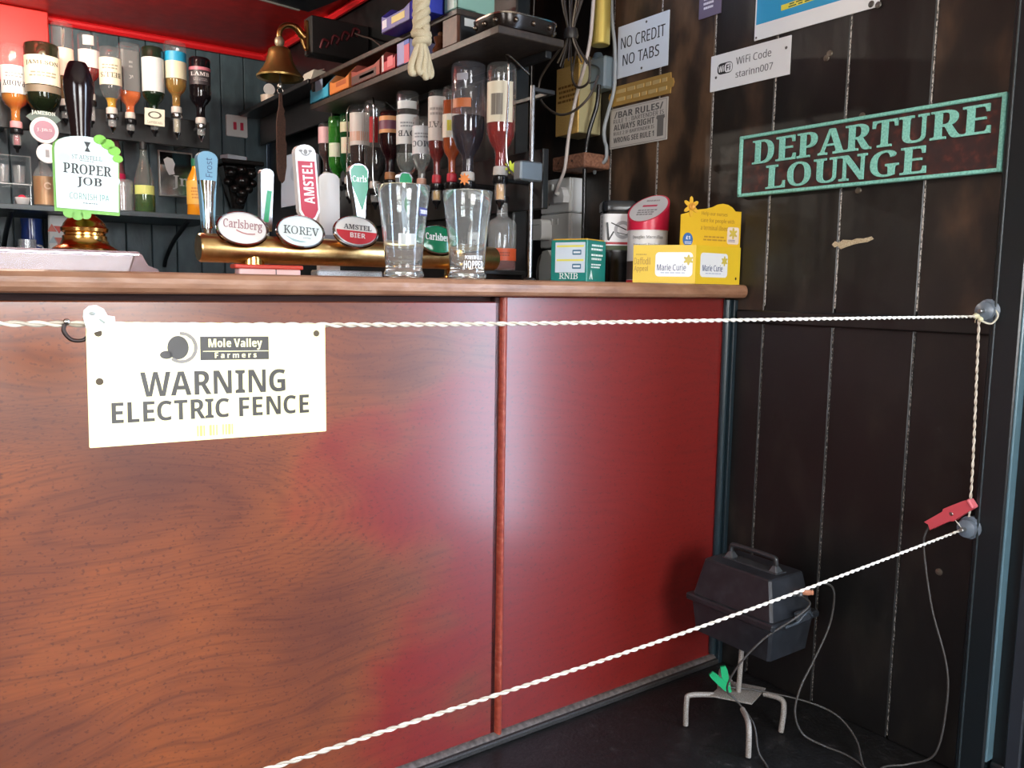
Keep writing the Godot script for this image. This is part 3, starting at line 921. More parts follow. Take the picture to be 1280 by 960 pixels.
func build_wall_signs() -> void:
	var ink := mk(col(38, 38, 40), 0.5)
	var z := 0.0023
	# DEPARTURE LOUNGE
	var d := wall_thing("carved_wooden_sign", "long dark red carved wooden sign with turquoise framed lettering", 1.415, 0.362, 0.001)
	var tq := mottled("turquoise paint", [[0.0, col(104, 168, 152)], [0.5, col(130, 198, 182)], [1.0, col(154, 214, 198)]], 0.1, 0.6, 0.03)
	var board := mottled("oxblood board", [[0.0, col(34, 20, 22)], [0.55, col(52, 24, 22)], [0.8, col(78, 34, 28)], [1.0, col(96, 48, 38)]], 0.35, 0.5, 0.02)
	part(d, "board", bx(0.684, 0.161, 0.014, 0.003), board, Vector3(0, 0, 0.007))
	for e in [-1, 1]:
		part(d, "frame_rail", bx(0.684, 0.0085, 0.02, 0.002), tq, Vector3(0, e * 0.0763, 0.0105))
		part(d, "frame_stile", bx(0.0095, 0.161, 0.02, 0.002), tq, Vector3(e * 0.337, 0, 0.0105))
	part(d, "lettering", letters("DEPARTURE", 0.61, 0.061, serif_bold, 0.0, 0.005), tq, Vector3(0.008, 0.0325, 0.0165))
	part(d, "lettering", letters("LOUNGE", 0.43, 0.06, serif_bold, 0.0, 0.005), tq, Vector3(-0.035, -0.0365, 0.0165))
	# WiFi
	var w := wall_thing("wifi_code_sign", "white plastic sign with wireless code screwed below blue poster", 1.6845, 0.0255, 0.001)
	part(w, "board", extrude(rounded(0.264, 0.097, 0.001, 2), 0.002), mk(col(222, 222, 222), 0.35), Vector3(0, 0, 0.001))
	part(w, "lettering", letters("WiFi Code", 0.115, 0.021), mk(col(96, 96, 98), 0.5), Vector3(0.0145, 0.019, z))
	part(w, "lettering", letters("starinn007", 0.122, 0.0185), mk(col(96, 96, 98), 0.5), Vector3(0.018, -0.0165, z))
	part(w, "logo_pill", extrude(rounded(0.053, 0.03, 0.012), 0.0004), ink, Vector3(-0.081, 0.008, z))
	part(w, "logo_pill_half", extrude(rounded(0.026, 0.025, 0.009), 0.0004), mk(col(222, 222, 222), 0.35), Vector3(-0.069, 0.008, z + 0.0004))
	part(w, "logo_lettering", letters("Wi", 0.019, 0.017, sans_bold), mk(col(222, 222, 222), 0.35), Vector3(-0.0945, 0.008, z + 0.0005))
	part(w, "logo_lettering", letters("Fi", 0.014, 0.017, sans_bold), ink, Vector3(-0.069, 0.008, z + 0.0008))
	sign_screw(w, -0.112, -0.012, 0.002)
	sign_screw(w, 0.118, 0.02, 0.002)
	# NO CREDIT NO TABS
	var n := wall_thing("no_credit_sign", "square pale sign with dark lettering above brass plaque", 1.823, -0.3845, 0.001)
	part(n, "board", extrude(rounded(0.22, 0.158, 0.001, 2), 0.002), mk(col(206, 212, 218), 0.35), Vector3(0, 0, 0.001))
	part(n, "lettering", letters("NO CREDIT", 0.19, 0.034), ink, Vector3(0.0, 0.026, z))
	part(n, "lettering", letters("NO TABS", 0.158, 0.033), ink, Vector3(-0.006, -0.027, z))
	sign_screw(n, 0.015, 0.067, 0.002)
	sign_screw(n, 0.0, -0.066, 0.002)
	# brass plaque with a scrolled outline and raised lettering
	var b := wall_thing("brass_plaque", "small polished brass plaque with scrolled ends and raised lettering", 1.6905, -0.3875, 0.001)
	var brass := mk(col(206, 164, 92), 0.4, 0.55)
	var o := PackedVector2Array()
	for q in [[-0.128, -0.03], [0.128, -0.03], [0.13, -0.014], [0.138, -0.012], [0.142, 0.0], [0.138, 0.012], [0.13, 0.014], [0.128, 0.03], [-0.128, 0.03], [-0.13, 0.014], [-0.138, 0.012], [-0.142, 0.0], [-0.138, -0.012], [-0.13, -0.014]]:
		o.append(Vector2(q[0], q[1]))
	part(b, "plate", extrude(o, 0.004), brass, Vector3(0, 0, 0.002))
	for e in [-1, 1]:
		var row := part(b, "raised_print", small_print(0.23, 0.022, 1, 0.0, 80 + e), mk(col(232, 202, 138), 0.35, 0.55), Vector3(0, e * 0.0125, 0.0045))
		row.scale = Vector3(1, 1, 3)
	# BAR RULES
	var r := wall_thing("bar_rules_sign", "small grey metal sign listing bar rules below brass plaque", 1.5905, -0.394, 0.001, 0.0)
	part(r, "plate", extrude(rounded(0.252, 0.125, 0.002, 2), 0.002), mk(col(188, 180, 170), 0.4, 0.1), Vector3(0, 0, 0.001))
	for e in [-1, 1]:
		part(r, "printed_border", bx(0.242, 0.0015, 0.0004, 0.0), mk(col(130, 124, 116), 0.5), Vector3(0, e * 0.058, z))
		part(r, "printed_border", bx(0.0015, 0.116, 0.0004, 0.0), mk(col(130, 124, 116), 0.5), Vector3(e * 0.121, 0, z))
	var g := mk(col(84, 80, 78), 0.5)
	part(r, "lettering", letters("/BAR RULES/", 0.215, 0.0195, sans_bold), g, Vector3(0.0, 0.041, z))
	part(r, "lettering", letters("RULE 1 : BARTENDER IS", 0.222, 0.0125, sans), g, Vector3(0.0, 0.0215, z))
	part(r, "lettering", letters("ALWAYS RIGHT", 0.18, 0.018, sans_bold), g, Vector3(-0.018, 0.0025, z))
	part(r, "lettering", letters("RULE 2 IF BARTENDER IS", 0.18, 0.0105, sans), g, Vector3(-0.018, -0.0165, z))
	part(r, "lettering", letters("WRONG SEE RULE 1", 0.18, 0.0165, sans_bold), g, Vector3(-0.018, -0.037, z))
	part(r, "printed_bottle", extrude(PackedVector2Array([Vector2(-0.013, -0.03), Vector2(0.013, -0.03), Vector2(0.013, 0.02), Vector2(0.018, 0.024), Vector2(0.016, 0.032), Vector2(-0.016, 0.032), Vector2(-0.018, 0.024), Vector2(-0.013, 0.02)]), 0.0004), mk(col(100, 96, 92), 0.5), Vector3(0.098, -0.019, z))
	# small purple card and the blue poster at the top edge
	var p := wall_thing("purple_notice_card", "small mauve card with white lines above wireless code sign", 1.905, -0.119, 0.001)
	part(p, "card", bx(0.081, 0.12, 0.0015, 0.0), mk(col(104, 92, 112), 0.5), Vector3(0, 0, 0.001))
	part(p, "small_print", small_print(0.038, 0.06, 5), mk(col(214, 208, 216), 0.5), Vector3(-0.006, -0.01, 0.002))
	var q := wall_thing("blue_poster", "glossy blue poster with white border and yellow strip at top", 1.943, 0.218, 0.001)
	part(q, "sheet", bx(0.356, 0.4, 0.003, 0.001), mk(col(226, 228, 230), 0.3), Vector3(0, 0, 0.0015))
	part(q, "printed_blue", bx(0.344, 0.355, 0.0005, 0.0), mk(col(44, 152, 200), 0.35), Vector3(-0.001, 0.017, 0.0033))
	part(q, "yellow_strip", bx(0.19, 0.014, 0.0005, 0.0), mk(col(226, 214, 70), 0.4), Vector3(0.0, -0.134, 0.0038), Vector3(0, 0, 1.5))
	part(q, "yellow_lettering", small_print(0.17, 0.012, 2, 0.0, 9), mk(col(60, 90, 60), 0.5), Vector3(0.0, -0.134, 0.0042), Vector3(0, 0, 1.5))
	for e in [[-0.171, -0.193], [0.158, -0.19], [0.176, -0.196]]:
		sign_screw(q, e[0], e[1], 0.003, 0.003 if e[0] < 0 else 0.008)


# ------------------------------------------------------------------ things standing on the bar top (y = 1.097)
const TOP := 1.0972

# straight-sided conical pint glass with a heavy foot and moulded facets
func pint_glass(at: Vector3, label: String, h: float) -> Node3D:
	var t := thing("pint_glass", label, "glass", at, 0.0, "empty pint glasses on the bar")
	var g := solid_glass(Color(0.97, 0.99, 0.99), 0.05, 0.05, 0.04)
	part(t, "glass", lathe([Vector2(0, 0.0), Vector2(0.038, 0.0), Vector2(0.042, 0.003), Vector2(0.042, 0.009), Vector2(0.0385, 0.014), Vector2(0.0375, 0.022), Vector2(0.0385, 0.03), Vector2(0.0418, h * 0.4), Vector2(0.046, h * 0.62), Vector2(0.0505, h * 0.82), Vector2(0.0545, h - 0.002), Vector2(0.0538, h), Vector2(0.0528, h - 0.002), Vector2(0.0486, h * 0.82), Vector2(0.044, h * 0.62), Vector2(0.0396, h * 0.4), Vector2(0.0362, 0.034), Vector2(0.03, 0.026), Vector2(0, 0.024)], 40), g)
	return t


func build_counter_things() -> void:
	var g1 := pint_glass(Vector3(-1.037, TOP, 0.0), "left-hand empty pint glass with a small blue printed badge", 0.187)
	part(g1, "printed_badge", wrap_patch(0.0492, 0.125, 0.141, 17, 8), mk(col(60, 64, 120), 0.4), Vector3.ZERO, Vector3(0, 28, 0))
	part(g1, "badge_lettering", letters("TRIBUTE", 0.026, 0.008, sans_bold, 0.0502), mk(col(230, 230, 236), 0.4), Vector3(0, 0.1325, 0), Vector3(0, 28, 0))
	part(g1, "etched_crest", wrap_patch(0.0455, 0.066, 0.088, 22, 8), pane(col(225, 232, 230), 0.45, 0.2), Vector3.ZERO, Vector3(0, -20, 0))
	var g2 := pint_glass(Vector3(-0.881, TOP, 0.0), "right-hand empty pint glass printed with white lettering", 0.187)
	part(g2, "lettering", letters("POWERFULLY", 0.042, 0.0085, sans_bold, 0.0412), mk(col(232, 232, 232), 0.5), Vector3(0, 0.0455, 0), Vector3(0, -10, 0))
	part(g2, "lettering", letters("HOPPED", 0.046, 0.016, sans_bold, 0.0405), mk(col(232, 232, 232), 0.5), Vector3(0, 0.0305, 0), Vector3(0, -10, 0))
	# ---- teal charity box (its moulded figure is left out)
	var rb := thing("charity_box", "teal cardboard charity collection box with white lettering", "collection box", Vector3(-0.42, TOP, -0.17), 21.8)
	var teal := mk(col(18, 124, 116), 0.4)
	part(rb, "body", bx(0.108, 0.108, 0.108, 0.002), teal, Vector3(0, 0.054, 0))
	part(rb, "lid", bx(0.1, 0.004, 0.1, 0.001), mk(col(206, 160, 50), 0.4), Vector3(0, 0.1095, 0))
	part(rb, "coin_slot", bx(0.03, 0.001, 0.006, 0.0), mk(col(20, 20, 20), 0.6), Vector3(-0.03, 0.1118, 0.015), Vector3(0, 90, 0))
	var lab := Node3D.new()
	lab.name = "front_label"
	rb.add_child(lab)
	lab.position = Vector3(-0.0541, 0.054, 0)
	lab.rotation_degrees.y = -90
	part(lab, "paper", bx(0.088, 0.078, 0.0004, 0.0), mk(col(200, 214, 226), 0.4), Vector3(0.004, 0.009, 0.0002))
	for e in [0, 1]:
		part(lab, "highlighted_line", bx(0.08, 0.005, 0.0003, 0.0), mk(col(224, 220, 96), 0.5), Vector3(0.004, 0.038 - 0.036 * e, 0.0005))
		part(lab, "printed_badge", extrude(rounded(0.026, 0.013, 0.002, 3), 0.0004), mk(col(60, 110, 140), 0.4), Vector3(0.024, 0.022 - 0.036 * e, 0.0005))
		part(lab, "badge_lettering", bx(0.02, 0.005, 0.0002, 0.0), mk(col(216, 226, 232), 0.4), Vector3(0.024, 0.022 - 0.036 * e, 0.0008))
	part(lab, "lettering", letters("RNIB", 0.055, 0.0155, serif), mk(col(232, 240, 238), 0.4), Vector3(0.0, -0.039, 0.0005))
	var tx := mk(col(226, 238, 236), 0.4)
	part(rb, "side_print", small_print(0.07, 0.02, 2, 0.0, 4), tx, Vector3(0.0, 0.09, 0.0542))
	part(rb, "side_print", small_print(0.07, 0.02, 2, 0.0, 5), tx, Vector3(0.0, 0.065, 0.0542))
	part(rb, "side_print", small_print(0.06, 0.014, 2, 0.0, 6), tx, Vector3(-0.006, 0.042, 0.0542))
	part(rb, "printed_emblem", extrude(PackedVector2Array([Vector2(0, 0.014), Vector2(0.006, 0), Vector2(0.009, -0.012), Vector2(0.004, -0.01), Vector2(0, -0.002), Vector2(-0.006, -0.012), Vector2(-0.009, -0.01), Vector2(-0.004, 0.002)]), 0.0004), tx, Vector3(-0.03, 0.018, 0.0542))
	# ---- black tin with a white picture label on a dark pedestal
	var bt := thing("collecting_tin", "black square tin with white picture label behind teal box", "collection tin", Vector3(-0.152, TOP, -0.308), -34.0)
	var blk := mk(col(22, 23, 25), 0.2)
	part(bt, "pedestal", lathe([Vector2(0, 0), Vector2(0.048, 0), Vector2(0.048, 0.004), Vector2(0.044, 0.006), Vector2(0.044, 0.09), Vector2(0, 0.092)], 28, 0, TAU, 1, 1, 5.0), blk)
	part(bt, "tin_body", lathe([Vector2(0, 0.09), Vector2(0.05, 0.09), Vector2(0.0505, 0.205), Vector2(0.049, 0.211), Vector2(0, 0.212)], 32, 0, TAU, 1, 1, 5.0), blk)
	part(bt, "lid", lathe([Vector2(0, 0.208), Vector2(0.053, 0.208), Vector2(0.054, 0.212), Vector2(0.054, 0.232), Vector2(0.05, 0.238), Vector2(0, 0.239)], 32, 0, TAU, 1, 1, 5.0), mk(col(34, 37, 41), 0.25))
	part(bt, "label", lathe([Vector2(0.0512, 0.096), Vector2(0.0512, 0.2)], 24, -PI * 0.62, PI * 0.62, 1, 1, 5.0), mk(col(226, 226, 226), 0.35))
	part(bt, "red_band", lathe([Vector2(0.0516, 0.112), Vector2(0.0516, 0.119)], 24, -PI * 0.6, PI * 0.3, 1, 1, 5.0), mk(col(176, 40, 48), 0.4))
	part(bt, "green_band", lathe([Vector2(0.0516, 0.096), Vector2(0.0516, 0.109)], 24, -PI * 0.6, PI * 0.6, 1, 1, 5.0), mk(col(66, 82, 48), 0.5))
	part(bt, "printed_ring", extrude(ring_arc(0.016, 0.026, 0, 359, 28), 0.0004), mk(col(164, 164, 166), 0.5), Vector3(0.006, 0.154, 0.0515))
	part(bt, "printed_branch", join([[bx(0.05, 0.003, 0.0004, 0.0), Vector3(-0.006, 0.164, 0.052), Vector3(0, 0, -24)], [bx(0.05, 0.002, 0.0004, 0.0), Vector3(0.014, 0.141, 0.052), Vector3(0, 0, -12)], [bx(0.006, 0.05, 0.0004, 0.0), Vector3(-0.038, 0.15, 0.052), Vector3(0, 0, 6)], [bx(0.004, 0.03, 0.0004, 0.0), Vector3(-0.028, 0.136, 0.052), Vector3(0, 0, -30)]]), mk(col(30, 30, 32), 0.5))
	part(bt, "side_lettering", letters("COLLECT", 0.09, 0.012, sans_bold), mk(col(60, 60, 62), 0.5), Vector3(-0.0518, 0.152, 0.02), Vector3(0, -90, 90))
	# ---- red and white round tin with a slanted lid
	var rt := thing("collecting_tin", "round white tin with slanted red lid and coin slot", "collection tin", Vector3(-0.158, TOP, -0.178), -70.0)
	part(rt, "body", lathe([Vector2(0, 0), Vector2(0.0565, 0), Vector2(0.0565, 0.15), Vector2(0, 0.15)], 36), mk(col(226, 224, 222), 0.4))
	part(rt, "printed_band", lathe([Vector2(0.0568, 0.01), Vector2(0.0568, 0.062)], 36), mk(col(74, 62, 58), 0.5))
	part(rt, "red_foot", lathe([Vector2(0.0572, 0.0), Vector2(0.0572, 0.009)], 36), mk(col(186, 36, 50), 0.4))
	part(rt, "lid", slant_lid(0.0588, 0.148, 0.168, 0.254), mk(col(206, 34, 66), 0.35))
	var face := Node3D.new()
	face.name = "slanted_face"
	rt.add_child(face)
	face.position = Vector3(0, 0.211, 0)
	face.rotation_degrees = Vector3(-90 + rad_to_deg(atan2(0.086, 0.1176)), 0, 0)
	part(face, "paper_disc", extrude(ellipse(0.0535, 0.067, 36), 0.001), mk(col(204, 200, 198), 0.45), Vector3(0, 0, 0.0006))
	part(face, "coin_slot", bx(0.044, 0.008, 0.0016, 0.0), mk(col(196, 40, 74), 0.4), Vector3(0, 0.012, 0.001))
	part(face, "small_print", small_print(0.06, 0.034, 3, 0.0, 8), mk(col(130, 124, 124), 0.5), Vector3(0, -0.022, 0.0014))
	part(face, "small_print", small_print(0.05, 0.014, 1, 0.0, 12), mk(col(150, 140, 140), 0.5), Vector3(0, 0.04, 0.0014))
	part(rt, "lettering", letters("Douglas Macmillan", 0.092, 0.0115, serif, 0.0575), mk(col(120, 116, 118), 0.5), Vector3(0, 0.127, 0), Vector3(0, 26, 0))
	part(rt, "lettering", letters("Support Project", 0.08, 0.011, serif, 0.0575), mk(col(130, 126, 128), 0.5), Vector3(0, 0.106, 0), Vector3(0, 22, 0))
	# ---- yellow cardboard display box
	var mb := thing("display_box", "yellow cardboard charity display box with tall header card", "display box", Vector3(-0.19, TOP, 0.034))
	var yl := mk(col(226, 190, 44), 0.45)
	# A near corner, B right end, C left rear end
	var A := Vector2(0, 0)
	var B := Vector2(0.185, -0.005)
	var C := Vector2(-0.097, -0.134)
	part(mb, "tray", prism([A, B, B + C, C], 0.0, 0.101), yl)
	var fr := Node3D.new()
	fr.name = "front_face"
	mb.add_child(fr)
	fr.position = Vector3(B.x / 2, 0.05, B.y / 2)
	fr.rotation_degrees.y = rad_to_deg(atan2(-B.y, B.x))
	curie_face(fr, 0.03, 0.0, 1.0)
	part(fr, "thumb_hole", extrude(ellipse(0.003, 0.004, 12), 0.0006), mk(col(40, 30, 20), 0.7), Vector3(0.076, -0.034, 0.0004))
	var lf := Node3D.new()
	lf.name = "side_face"
	mb.add_child(lf)
	lf.position = Vector3(C.x / 2, 0.05, C.y / 2)
	lf.rotation_degrees.y = rad_to_deg(atan2(-(A.y - C.y), A.x - C.x))
	curie_face(lf, 0.034, 0.02, 1.0)
	part(lf, "lettering", letters("Daffodil", 0.043, 0.019, sans), mk(col(170, 128, 40), 0.5), Vector3(-0.058, 0.009, 0.0006))
	part(lf, "lettering", letters("Appeal", 0.037, 0.019, sans), mk(col(170, 128, 40), 0.5), Vector3(-0.061, -0.013, 0.0006))
	part(lf, "small_print", small_print(0.03, 0.005, 1, 0.0, 2), mk(col(180, 140, 50), 0.5), Vector3(-0.062, 0.026, 0.0006))
	# header card: scalloped outline with a daffodil at its left shoulder
	var hc := Node3D.new()
	hc.name = "header_card"
	mb.add_child(hc)
	hc.position = Vector3(0.08, 0.0, -0.0205)
	hc.rotation_degrees.y = -7.3
	var o := PackedVector2Array([Vector2(-0.107, 0.101), Vector2(0.103, 0.101), Vector2(0.103, 0.198), Vector2(0.082, 0.198), Vector2(0.07, 0.208), Vector2(0.054, 0.214), Vector2(0.036, 0.216), Vector2(0.018, 0.213), Vector2(0.0, 0.205), Vector2(-0.02, 0.2), Vector2(-0.05, 0.196), Vector2(-0.107, 0.18)])
	part(hc, "card", extrude(o, 0.0025), mk(col(222, 178, 36), 0.45))
	part(hc, "lettering", letters("Help our nurses", 0.09, 0.013), mk(col(168, 124, 40), 0.5), Vector3(0.008, 0.186, 0.0016))
	part(hc, "lettering", letters("care for people with", 0.118, 0.014), mk(col(168, 124, 40), 0.5), Vector3(0.02, 0.168, 0.0016))
	part(hc, "lettering", letters("a terminal illness", 0.098, 0.013), mk(col(168, 124, 40), 0.5), Vector3(0.01, 0.15, 0.0016))
	part(hc, "small_print", small_print(0.085, 0.016, 2, 0.0, 14), mk(col(176, 132, 44), 0.5), Vector3(0.008, 0.122, 0.0016))
	part(hc, "blue_disc", extrude(ellipse(0.017, 0.018, 24), 0.0006), mk(col(56, 104, 170), 0.4), Vector3(-0.082, 0.116, 0.0016))
	part(hc, "disc_lettering", letters("£1", 0.014, 0.009, sans_bold), mk(col(230, 232, 236), 0.4), Vector3(-0.082, 0.121, 0.0022))
	part(hc, "disc_small_print", small_print(0.024, 0.008, 2, 0.0, 15), mk(col(216, 222, 232), 0.4), Vector3(-0.082, 0.108, 0.0022))
	part(hc, "logo_card", extrude(rounded(0.042, 0.046, 0.006), 0.0006), mk(col(226, 206, 190), 0.45), Vector3(0.076, 0.132, 0.0016))
	part(hc, "logo_flower", flower(0.016, 6), mk(col(200, 176, 70), 0.5), Vector3(0.076, 0.138, 0.0021))
	part(hc, "logo_print", small_print(0.024, 0.008, 2, 0.0, 17), mk(col(110, 110, 130), 0.5), Vector3(0.071, 0.118, 0.0021))
	var fl := part(hc, "daffodil", flower(0.027, 6), mk(col(226, 176, 52), 0.5), Vector3(-0.076, 0.202, 0.003))
	part(fl, "trumpet", lathe([Vector2(0, 0.0), Vector2(0.008, 0.0), Vector2(0.01, 0.006), Vector2(0.008, 0.007), Vector2(0, 0.003)], 14), mk(col(216, 150, 52), 0.5), Vector3(0, 0, 0), Vector3(90, 0, 0))


func curie_face(f: Node3D, _h: float, dx: float, _s: float) -> void:
	part(f, "white_panel", extrude(rounded(0.112 if dx == 0.0 else 0.098, 0.064, 0.01), 0.0005), mk(col(228, 230, 232), 0.4), Vector3((-0.018 if dx == 0.0 else 0.026), 0.0, 0.0003))
	var cx := -0.024 if dx == 0.0 else 0.02
	part(f, "lettering", letters("Marie Curie", 0.082 if dx == 0.0 else 0.076, 0.017), mk(col(44, 62, 110), 0.5), Vector3(cx, -0.008, 0.0008))
	part(f, "small_print", small_print(0.07, 0.003, 1, 0.0, 21), mk(col(120, 140, 180), 0.5), Vector3(cx, -0.022, 0.0008))
	part(f, "printed_flower", flower(0.014, 6), mk(col(206, 186, 80), 0.5), Vector3(cx + (0.048 if dx == 0.0 else 0.044), 0.012, 0.0008))


func flower_outline(r: float, petals: int) -> PackedVector2Array:
	var o := PackedVector2Array()
	for i in petals * 6:
		var a := TAU * i / (petals * 6.0)
		var k := 0.5 + 0.5 * cos(a * petals)
		o.append(Vector2(sin(a), cos(a)) * r * (0.42 + 0.58 * pow(k, 0.8)))
	return o


func flower(r: float, petals: int) -> ArrayMesh:
	return extrude(flower_outline(r, petals), 0.0008 if r < 0.02 else 0.002)


# upright prism over a convex outline given as (x, z)
func prism(o: Array, y0: float, y1: float) -> ArrayMesh:
	var v := PackedVector3Array()
	var n := PackedVector3Array()
	var idx := PackedInt32Array()
	var c := Vector3.ZERO
	var lo := []
	var hi := []
	for p in o:
		lo.append(Vector3(p.x, y0, p.y))
		hi.append(Vector3(p.x, y1, p.y))
		c += Vector3(p.x, (y0 + y1) / 2, p.y) / o.size()
	poly(v, n, idx, lo, c)
	poly(v, n, idx, hi, c)
	for i in o.size():
		var j := (i + 1) % o.size()
		poly(v, n, idx, [lo[i], lo[j], hi[j], hi[i]], c)
	return arr_mesh(v, n, idx)


# a short drum whose top is cut on the slant, low at +z and high at -z
func slant_lid(r: float, y0: float, ylow: float, yhigh: float) -> ArrayMesh:
	var v := PackedVector3Array()
	var n := PackedVector3Array()
	var idx := PackedInt32Array()
	var k := 40
	var tops := []
	for i in k + 1:
		var a := TAU * i / k
		var d := Vector3(sin(a), 0, cos(a))
		var y := lerpf(yhigh, ylow, (d.z + 1) / 2)
		v.append(d * r + Vector3(0, y0, 0))
		v.append(d * r + Vector3(0, y, 0))
		n.append(d)
		n.append(d)
		tops.append(d * r + Vector3(0, y, 0))
	for i in k:
		var b := i * 2
		idx.append_array(PackedInt32Array([b, b + 1, b + 2, b + 2, b + 1, b + 3]))
	tops.pop_back()
	poly(v, n, idx, tops, Vector3.ZERO)
	return arr_mesh(v, n, idx)


# ------------------------------------------------------------------ hand pump and the brass beer font
func build_fonts_and_pump() -> void:
	var brass := mk(col(206, 160, 92), 0.2, 1.0)
	var chrome := mk(col(206, 208, 212), 0.12, 1.0)
	# hand pump on a maroon plinth
	var hp := thing("hand_pump", "brass beer hand pump with black handle and white arched badge", "beer pump", Vector3(-1.593, TOP, -0.25))
	var maroon := mk(col(92, 26, 34), 0.3)
	part(hp, "plinth", extrude(PackedVector2Array([Vector2(-0.16, 0), Vector2(0.118, 0), Vector2(0.112, 0.008), Vector2(0.096, 0.014), Vector2(0.086, 0.034), Vector2(0.078, 0.04), Vector2(-0.16, 0.04)]), 0.15), maroon, Vector3(0, 0.0, 0))
	part(hp, "base", lathe([Vector2(0, 0.04), Vector2(0.056, 0.04), Vector2(0.057, 0.044), Vector2(0.05, 0.049), Vector2(0.043, 0.053), Vector2(0.039, 0.062), Vector2(0.039, 0.068), Vector2(0.036, 0.07), Vector2(0.036, 0.074), Vector2(0.041, 0.077), Vector2(0.042, 0.083), Vector2(0.038, 0.087), Vector2(0.036, 0.092), Vector2(0.03, 0.1), Vector2(0.02, 0.108), Vector2(0.015, 0.12), Vector2(0.012, 0.14), Vector2(0.012, 0.235), Vector2(0, 0.236)], 32), brass)
	part(hp, "handle", lathe([Vector2(0, 0.228), Vector2(0.015, 0.23), Vector2(0.0165, 0.25), Vector2(0.019, 0.28), Vector2(0.0235, 0.315), Vector2(0.026, 0.343), Vector2(0.0255, 0.358), Vector2(0.022, 0.372), Vector2(0.017, 0.386), Vector2(0.0145, 0.39), Vector2(0, 0.391)], 28), mk(col(26, 16, 20), 0.14))
	part(hp, "ferrule", lathe([Vector2(0, 0.222), Vector2(0.0155, 0.222), Vector2(0.0165, 0.226), Vector2(0.0155, 0.23), Vector2(0, 0.232)], 20), brass)
	# badge
	var bg := Node3D.new()
	bg.name = "badge"
	hp.add_child(bg)
	bg.position = Vector3(0.0, 0.176, 0.05)
	bg.rotation_degrees = Vector3(-4, -6, -2)
	var arch := func(w: float, y0: float, y1: float, top: float) -> PackedVector2Array:
		var o := PackedVector2Array([Vector2(-w * 0.47, y0), Vector2(w * 0.5, y0)])
		for i in 13:
			var a := PI * i / 12.0
			o.append(Vector2(cos(a) * w / 2, y1 + pow(sin(a), 0.8) * (top - y1)))
		return o
	part(bg, "green_backing", extrude(arch.call(0.112, -0.064, 0.05, 0.076), 0.003), mk(col(112, 176, 70), 0.4), Vector3(-0.001, -0.004, -0.0035))
	for h in [[0.022, 0.07, 0.011], [0.035, 0.063, 0.012], [0.046, 0.052, 0.011], [0.052, 0.038, 0.009]]:
		part(bg, "hop_leaf", extrude(ellipse(h[2], h[2] * 0.8, 12), 0.004), mk(col(120, 190, 62), 0.4), Vector3(h[0], h[1], 0.002))
	for h in [[-0.03, -0.07, 0.01], [-0.016, -0.073, 0.01], [-0.002, -0.071, 0.009]]:
		part(bg, "hop_leaf", extrude(ellipse(h[2], h[2] * 0.9, 12), 0.004), mk(col(112, 176, 70), 0.4), Vector3(h[0], h[1], -0.003))
	part(bg, "white_plate", extrude(arch.call(0.106, -0.062, 0.046, 0.073), 0.004), mk(col(214, 234, 230), 0.25))
	for h in [[-0.038, 0.03], [0.032, 0.036], [-0.03, -0.012], [0.045, -0.004], [0.03, -0.03]]:
		part(bg, "pale_hop_print", extrude(ellipse(0.011, 0.009, 12), 0.0004), mk(col(190, 222, 218), 0.35), Vector3(h[0], h[1], 0.0021))
	var ink := mk(col(38, 44, 48), 0.4)
	part(bg, "lettering", letters("PROPER", 0.08, 0.018, serif_bold), ink, Vector3(0.001, 0.012, 0.0024))
	part(bg, "lettering", letters("JOB", 0.041, 0.0195, serif_bold), ink, Vector3(0.004, -0.012, 0.0024))
	part(bg, "lettering", letters("CORNISH IPA", 0.066, 0.0115), mk(col(96, 140, 130), 0.4), Vector3(0.004, -0.038, 0.0024))
	part(bg, "lettering", letters("ST AUSTELL", 0.05, 0.0075, serif), mk(col(84, 100, 104), 0.4), Vector3(0.0, 0.034, 0.0024))
	part(bg, "small_print", small_print(0.024, 0.003, 1, 0.0, 31), mk(col(130, 146, 148), 0.4), Vector3(0.0, 0.0275, 0.0024))
	part(bg, "small_print", small_print(0.026, 0.004, 1, 0.0, 32), mk(col(110, 126, 128), 0.4), Vector3(0.004, -0.05, 0.0024))
	part(bg, "printed_figure", extrude(PackedVector2Array([Vector2(-0.005, -0.008), Vector2(0.005, -0.008), Vector2(0.001, 0.0), Vector2(0.004, 0.007), Vector2(0.006, 0.01), Vector2(-0.006, 0.01), Vector2(-0.004, 0.007), Vector2(-0.001, 0.0)]), 0.0004), ink, Vector3(0.001, 0.053, 0.0024))
	# shallow steel drip tray at the bar edge
	var tr := thing("drip_tray", "shallow shiny steel drip tray in front of the hand pump", "tray", Vector3(-1.68, TOP, -0.115))
	part(tr, "pan", taper(Vector2(0.26, 0.09), Vector2(0.276, 0.1), 0.03, 0.004), mk(col(214, 206, 210), 0.25, 0.85))
	part(tr, "rim", join([[bx(0.284, 0.004, 0.006, 0.001), Vector3(0, 0.031, 0.051)], [bx(0.284, 0.004, 0.006, 0.001), Vector3(0, 0.031, -0.051)], [bx(0.006, 0.004, 0.108, 0.001), Vector3(0.141, 0.031, 0)], [bx(0.006, 0.004, 0.108, 0.001), Vector3(-0.141, 0.031, 0)]]), chrome)
	# ---- brass beer font: a tube on two pillars with lenses and handles
	var bf := thing("beer_font", "long brass tube beer font with oval lenses and tap handles", "beer font", Vector3(-0.98, TOP, -0.31))
	part(bf, "tube", lathe([Vector2(0, -0.385), Vector2(0.028, -0.385), Vector2(0.031, -0.381), Vector2(0.031, 0.38), Vector2(0.028, 0.384), Vector2(0, 0.384)], 32), mottled("worn brass", [[0.0, col(196, 160, 104)], [1.0, col(224, 192, 138)]], 0.2, 0.28, 0.02, 1.0), Vector3(0, 0.058, 0), Vector3(0, 0, -90))
